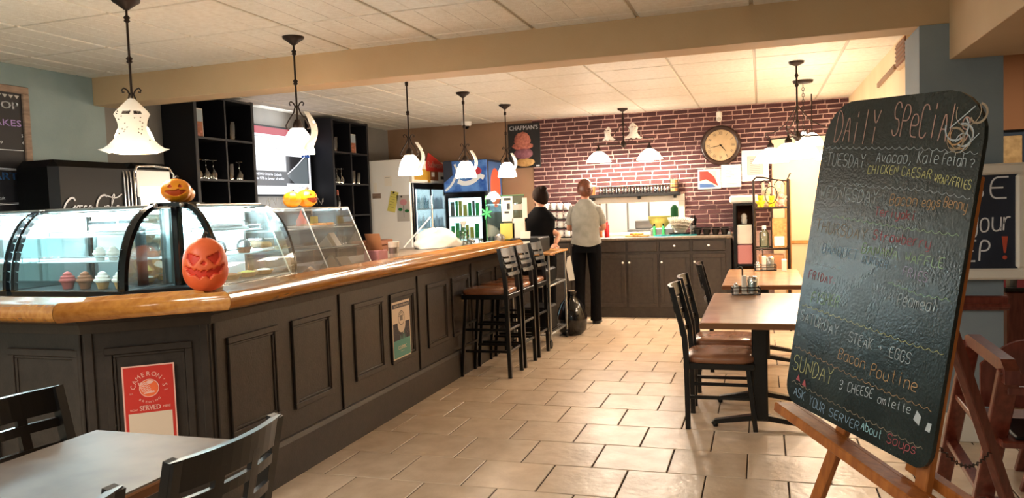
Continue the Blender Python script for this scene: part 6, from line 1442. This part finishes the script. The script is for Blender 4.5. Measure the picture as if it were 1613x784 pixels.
q.mt(kk.index('w')); q.line([(.222, .352), (.268, .405)], .0022, .0012); q.line([(.18, .41), (.245, .47)], .003, .0012)
q.mt(kk.index('r')); q.poly([(-.245, -.425), (-.225, -.425), (-.235, -.405)], .0009); q.poly([(-.215, -.43), (-.195, -.43), (-.205, -.408)], .0009)
q.mt(kk.index('w')); q.poly([(.215, -.342), (.235, -.350), (.238, -.325), (.222, -.315)], .0009); q.poly([(.255, -.352), (.27, -.352), (.272, -.328), (.26, -.33)], .0009)
q.build('chalk_doodles', cm, t)['kind'] = 'stuff'
t = thing('easel', 'orange-brown wooden easel carrying the daily specials chalkboard', 'easel', (1.79, -1.65, 0))
q = MB(BM); q.box(-.275, .298, -.543, -.512, -.02, .045, .004, RZ(.0)); q.T = BM; q.build('ledge', 'easel_wood', t)
q = MB(BM); q.box(-.275, .298, -.565, -.515, -.045, -.02, .004); q.build('rail', 'easel_wood', t)
def legto(u, v, fu, fz=0.0, w=-.045, nm='leg', m='easel_wood', ft=None, th=.04):
    a = Vector(B3(u, v, w)); 
    f = ft or None
    q = MB(); q.bar(a, f, th, th*.6, tuple(nn)); q.build(nm, m, t)
fa = Vector(B3(-.27, -1.24, -.045)); fb = Vector(B3(.245, -1.24, -.045)); fa.z = 0; fb.z = 0
legto(.13, .30, 0, ft=tuple(fa)); legto(.235, .30, 0, ft=tuple(fb))
q = MB(); q.bar((1.865, -1.52, 1.50), (2.40, -.92, 0), .045, .03, (1, -1, 0)); q.build('leg', 'dark_red_wood', t)  # rear leg of the same easel; its shadow is put into the darker wood colour
q = MB(); q.bar(B3(.10, .30, -.05), (1.87, -1.52, 1.50), .03, .03); q.build('top_block', 'easel_wood', t)
q = MB(); q.bar(B3(.16, -.49, -.07), B3(.34, -.51, -.10), .035, .03); q.build('cross_stub', 'easel_wood', t)
q = MB(T(*B3(.245, -.55, -.02)) @ RX(pi/2)); q.tube([(-.012, 0, 0), (.012, 0, 0)], .003, 6); q.ell((0, 0, .005), .008, .008, .008, 8, 5); q.build('wing_nut', 'chrome', t)
q = MB(); a = Vector(B3(.25, -.40, -.06)); c = Vector((2.20, -1.15, .56)); n = 26
for k in range(n):
    p = a.lerp(c, k/(n-1)); p.z -= .05*sin(pi*k/(n-1)); d = (c-a).normalized(); up = Vector((0, 0, 1)) if k % 2 else d.cross(Vector((0, 0, 1))).normalized()
    q.tube([tuple(p+d*.011*cos(b_)+up*.006*sin(b_)) for b_ in [2*pi*j/8 for j in range(9)]], .0016, 4)
q.build('chain', 'iron', t)['kind'] = 'stuff'

# ================================================================ HIGH CHAIRS AND FRAMED BOARD
def highchair(dx, dy, lab):
    t = thing('high_chair', lab, 'high chair', (2.5+dx, -.4+dy, 0))
    for x in (2.30, 2.66):
        x += dx
        def p(y, z): return (x, y+dy, z)
        q = MB(); q.bar(p(-.46, .80), p(.10, 0), .03, .066, (1, 0, 0)); q.build('leg', 'dark_red_wood', t)
        q = MB(); q.bar(p(-.97, .79), p(-.50, 0), .03, .07, (1, 0, 0)); q.build('leg', 'dark_red_wood', t)
        q = MB(); q.tube([p(-.985, .75), p(-.985, .785), p(-.95, .805), p(-.5, .815), p(-.46, .80)], .032, 4); q.build('arm_rail', 'dark_red_wood', t)
        q = MB(); q.bar(p(-.28, .53), p(-.80, .50), .026, .045, (1, 0, 0)); q.build('side_rail', 'dark_red_wood', t)
        q = MB(); q.bar(p(-.10, .28), p(-.66, .24), .026, .045, (1, 0, 0)); q.build('side_rail', 'dark_red_wood', t)
    X0, X1 = 2.30+dx, 2.66+dx
    q = MB(); q.box(X0, X1, -.88+dy, -.40+dy, .49, .515, .005); q.build('seat', 'dark_red_wood', t)
    q = MB(); n = 12; q.prism([(X0+.02, .55), (X1-.02, .55), (X1-.02, .72)]+[(X1-.02-(X1-X0-.04)*k/n, .72+.10*sin(pi*k/n)) for k in range(1, n)]+[(X0+.02, .72)], 0, .02, T(0, -.50+dy, 0) @ Matrix(((1, 0, 0, 0), (0, 0, -1, 0), (0, 1, 0, 0), (0, 0, 0, 1)))); q.build('backrest', 'dark_red_wood', t)
    q = MB(); q.box(X0, X1, -.70+dy, -.67+dy, .20, .24, .004); q.build('foot_rest', 'dark_red_wood', t)
    q = MB(); q.box(X0, X1, -.95+dy, -.925+dy, .70, .73, .004); q.build('front_bar', 'dark_red_wood', t)
    q = MB(); q.box(X0+.05, X1-.05, -.86+dy, -.6+dy, .515, .53, .005); q.build('seat_strap', 'black_plastic', t)
highchair(0, 0, 'dark red wooden high chair at the right edge, next to the easel')
highchair(.42, .30, 'second dark wooden high chair behind the first, farther right at the photo edge')
t = thing('framed_chalkboard', 'white-framed dark chalkboard notice on the blue column', 'chalkboard', (2.7, .84, 1.23)); fx0, fx1, fz0, fz1 = 2.02, 2.86, .925, 1.555; FY = .80
q = MB(); q.box(fx0, fx1, FY, FY+.02, fz0, fz1); q.build('board', 'navy_board', t)
for a in ((fx0, fx1, fz1-.06, fz1), (fx0, fx1, fz0, fz0+.06), (fx0, fx0+.06, fz0+.06, fz1-.06), (fx1-.06, fx1, fz0+.06, fz1-.06)): q = MB(); q.box(a[0], a[1], FY-.03, FY+.02, a[2], a[3], .012); q.build('frame_rail', 'white_trim', t)
q = MB(bf(0, FY-.001, 0)); q.mt(0); q.hand('PLEASE', 2.12, 1.365, 2.79, 1.365, .115, .009, 0, .04); q.hand('wait for your', 2.08, 1.19, 2.80, 1.19, .11, .008, 0, .04); q.hand('now  KEEP', 2.12, 1.03, 2.69, 1.03, .11, .009, 0, .04)
q.mt(1); q.poly([(2.735, 1.16), (2.765, 1.16), (2.755, 1.07), (2.745, 1.07)], .0005); q.disc(2.75, 1.045, .011, z=.0005); q.build('chalk_lettering', ['chalk_white', 'chalk_red'], t)['kind'] = 'stuff'
# side room beyond the column
t = thing('booth_seat', 'dark red booth bench in the side room past the column', 'bench', (3.4, 2.9, 0)); q = MB(); q.box(3.1, 4.6, 2.7, 3.2, 0, .46, .02); q.build('base', 'black_plastic', t); q = MB(); q.box(3.1, 4.6, 3.15, 3.32, .46, 1.15, .03); q.build('backrest', 'book_red', t)
t = thing('service_station', 'dark service cabinet with cups in the side room past the column', 'cabinet', (3.35, 2.2, 0)); q = MB(); q.box(3.0, 3.7, 1.7, 2.2, 0, .75, .01); q.build('body', 'dark_red_wood', t); q = MB(); q.box(2.98, 3.72, 1.68, 2.22, .75, .78, .006); q.build('top', 'black_gloss', t)
for k in range(4): q = MB(T(3.05+.11*k, 1.8, .78)); q.lathe([(.03, 0), (.038, .10)], n=14); tag(q.build('steel_cup', 'steel'), ['steel cup nearest the column on the service cabinet', 'second steel cup from the column', 'third steel cup from the column', 'fourth steel cup from the column'][k], 'cup')
q = MB(); q.box(3.30, 3.55, 3.37, 3.40, 1.35, 1.85, .004); tag(q.build('wall_picture', 'cone'), 'tan picture on the dark wall past the blue column', 'picture')
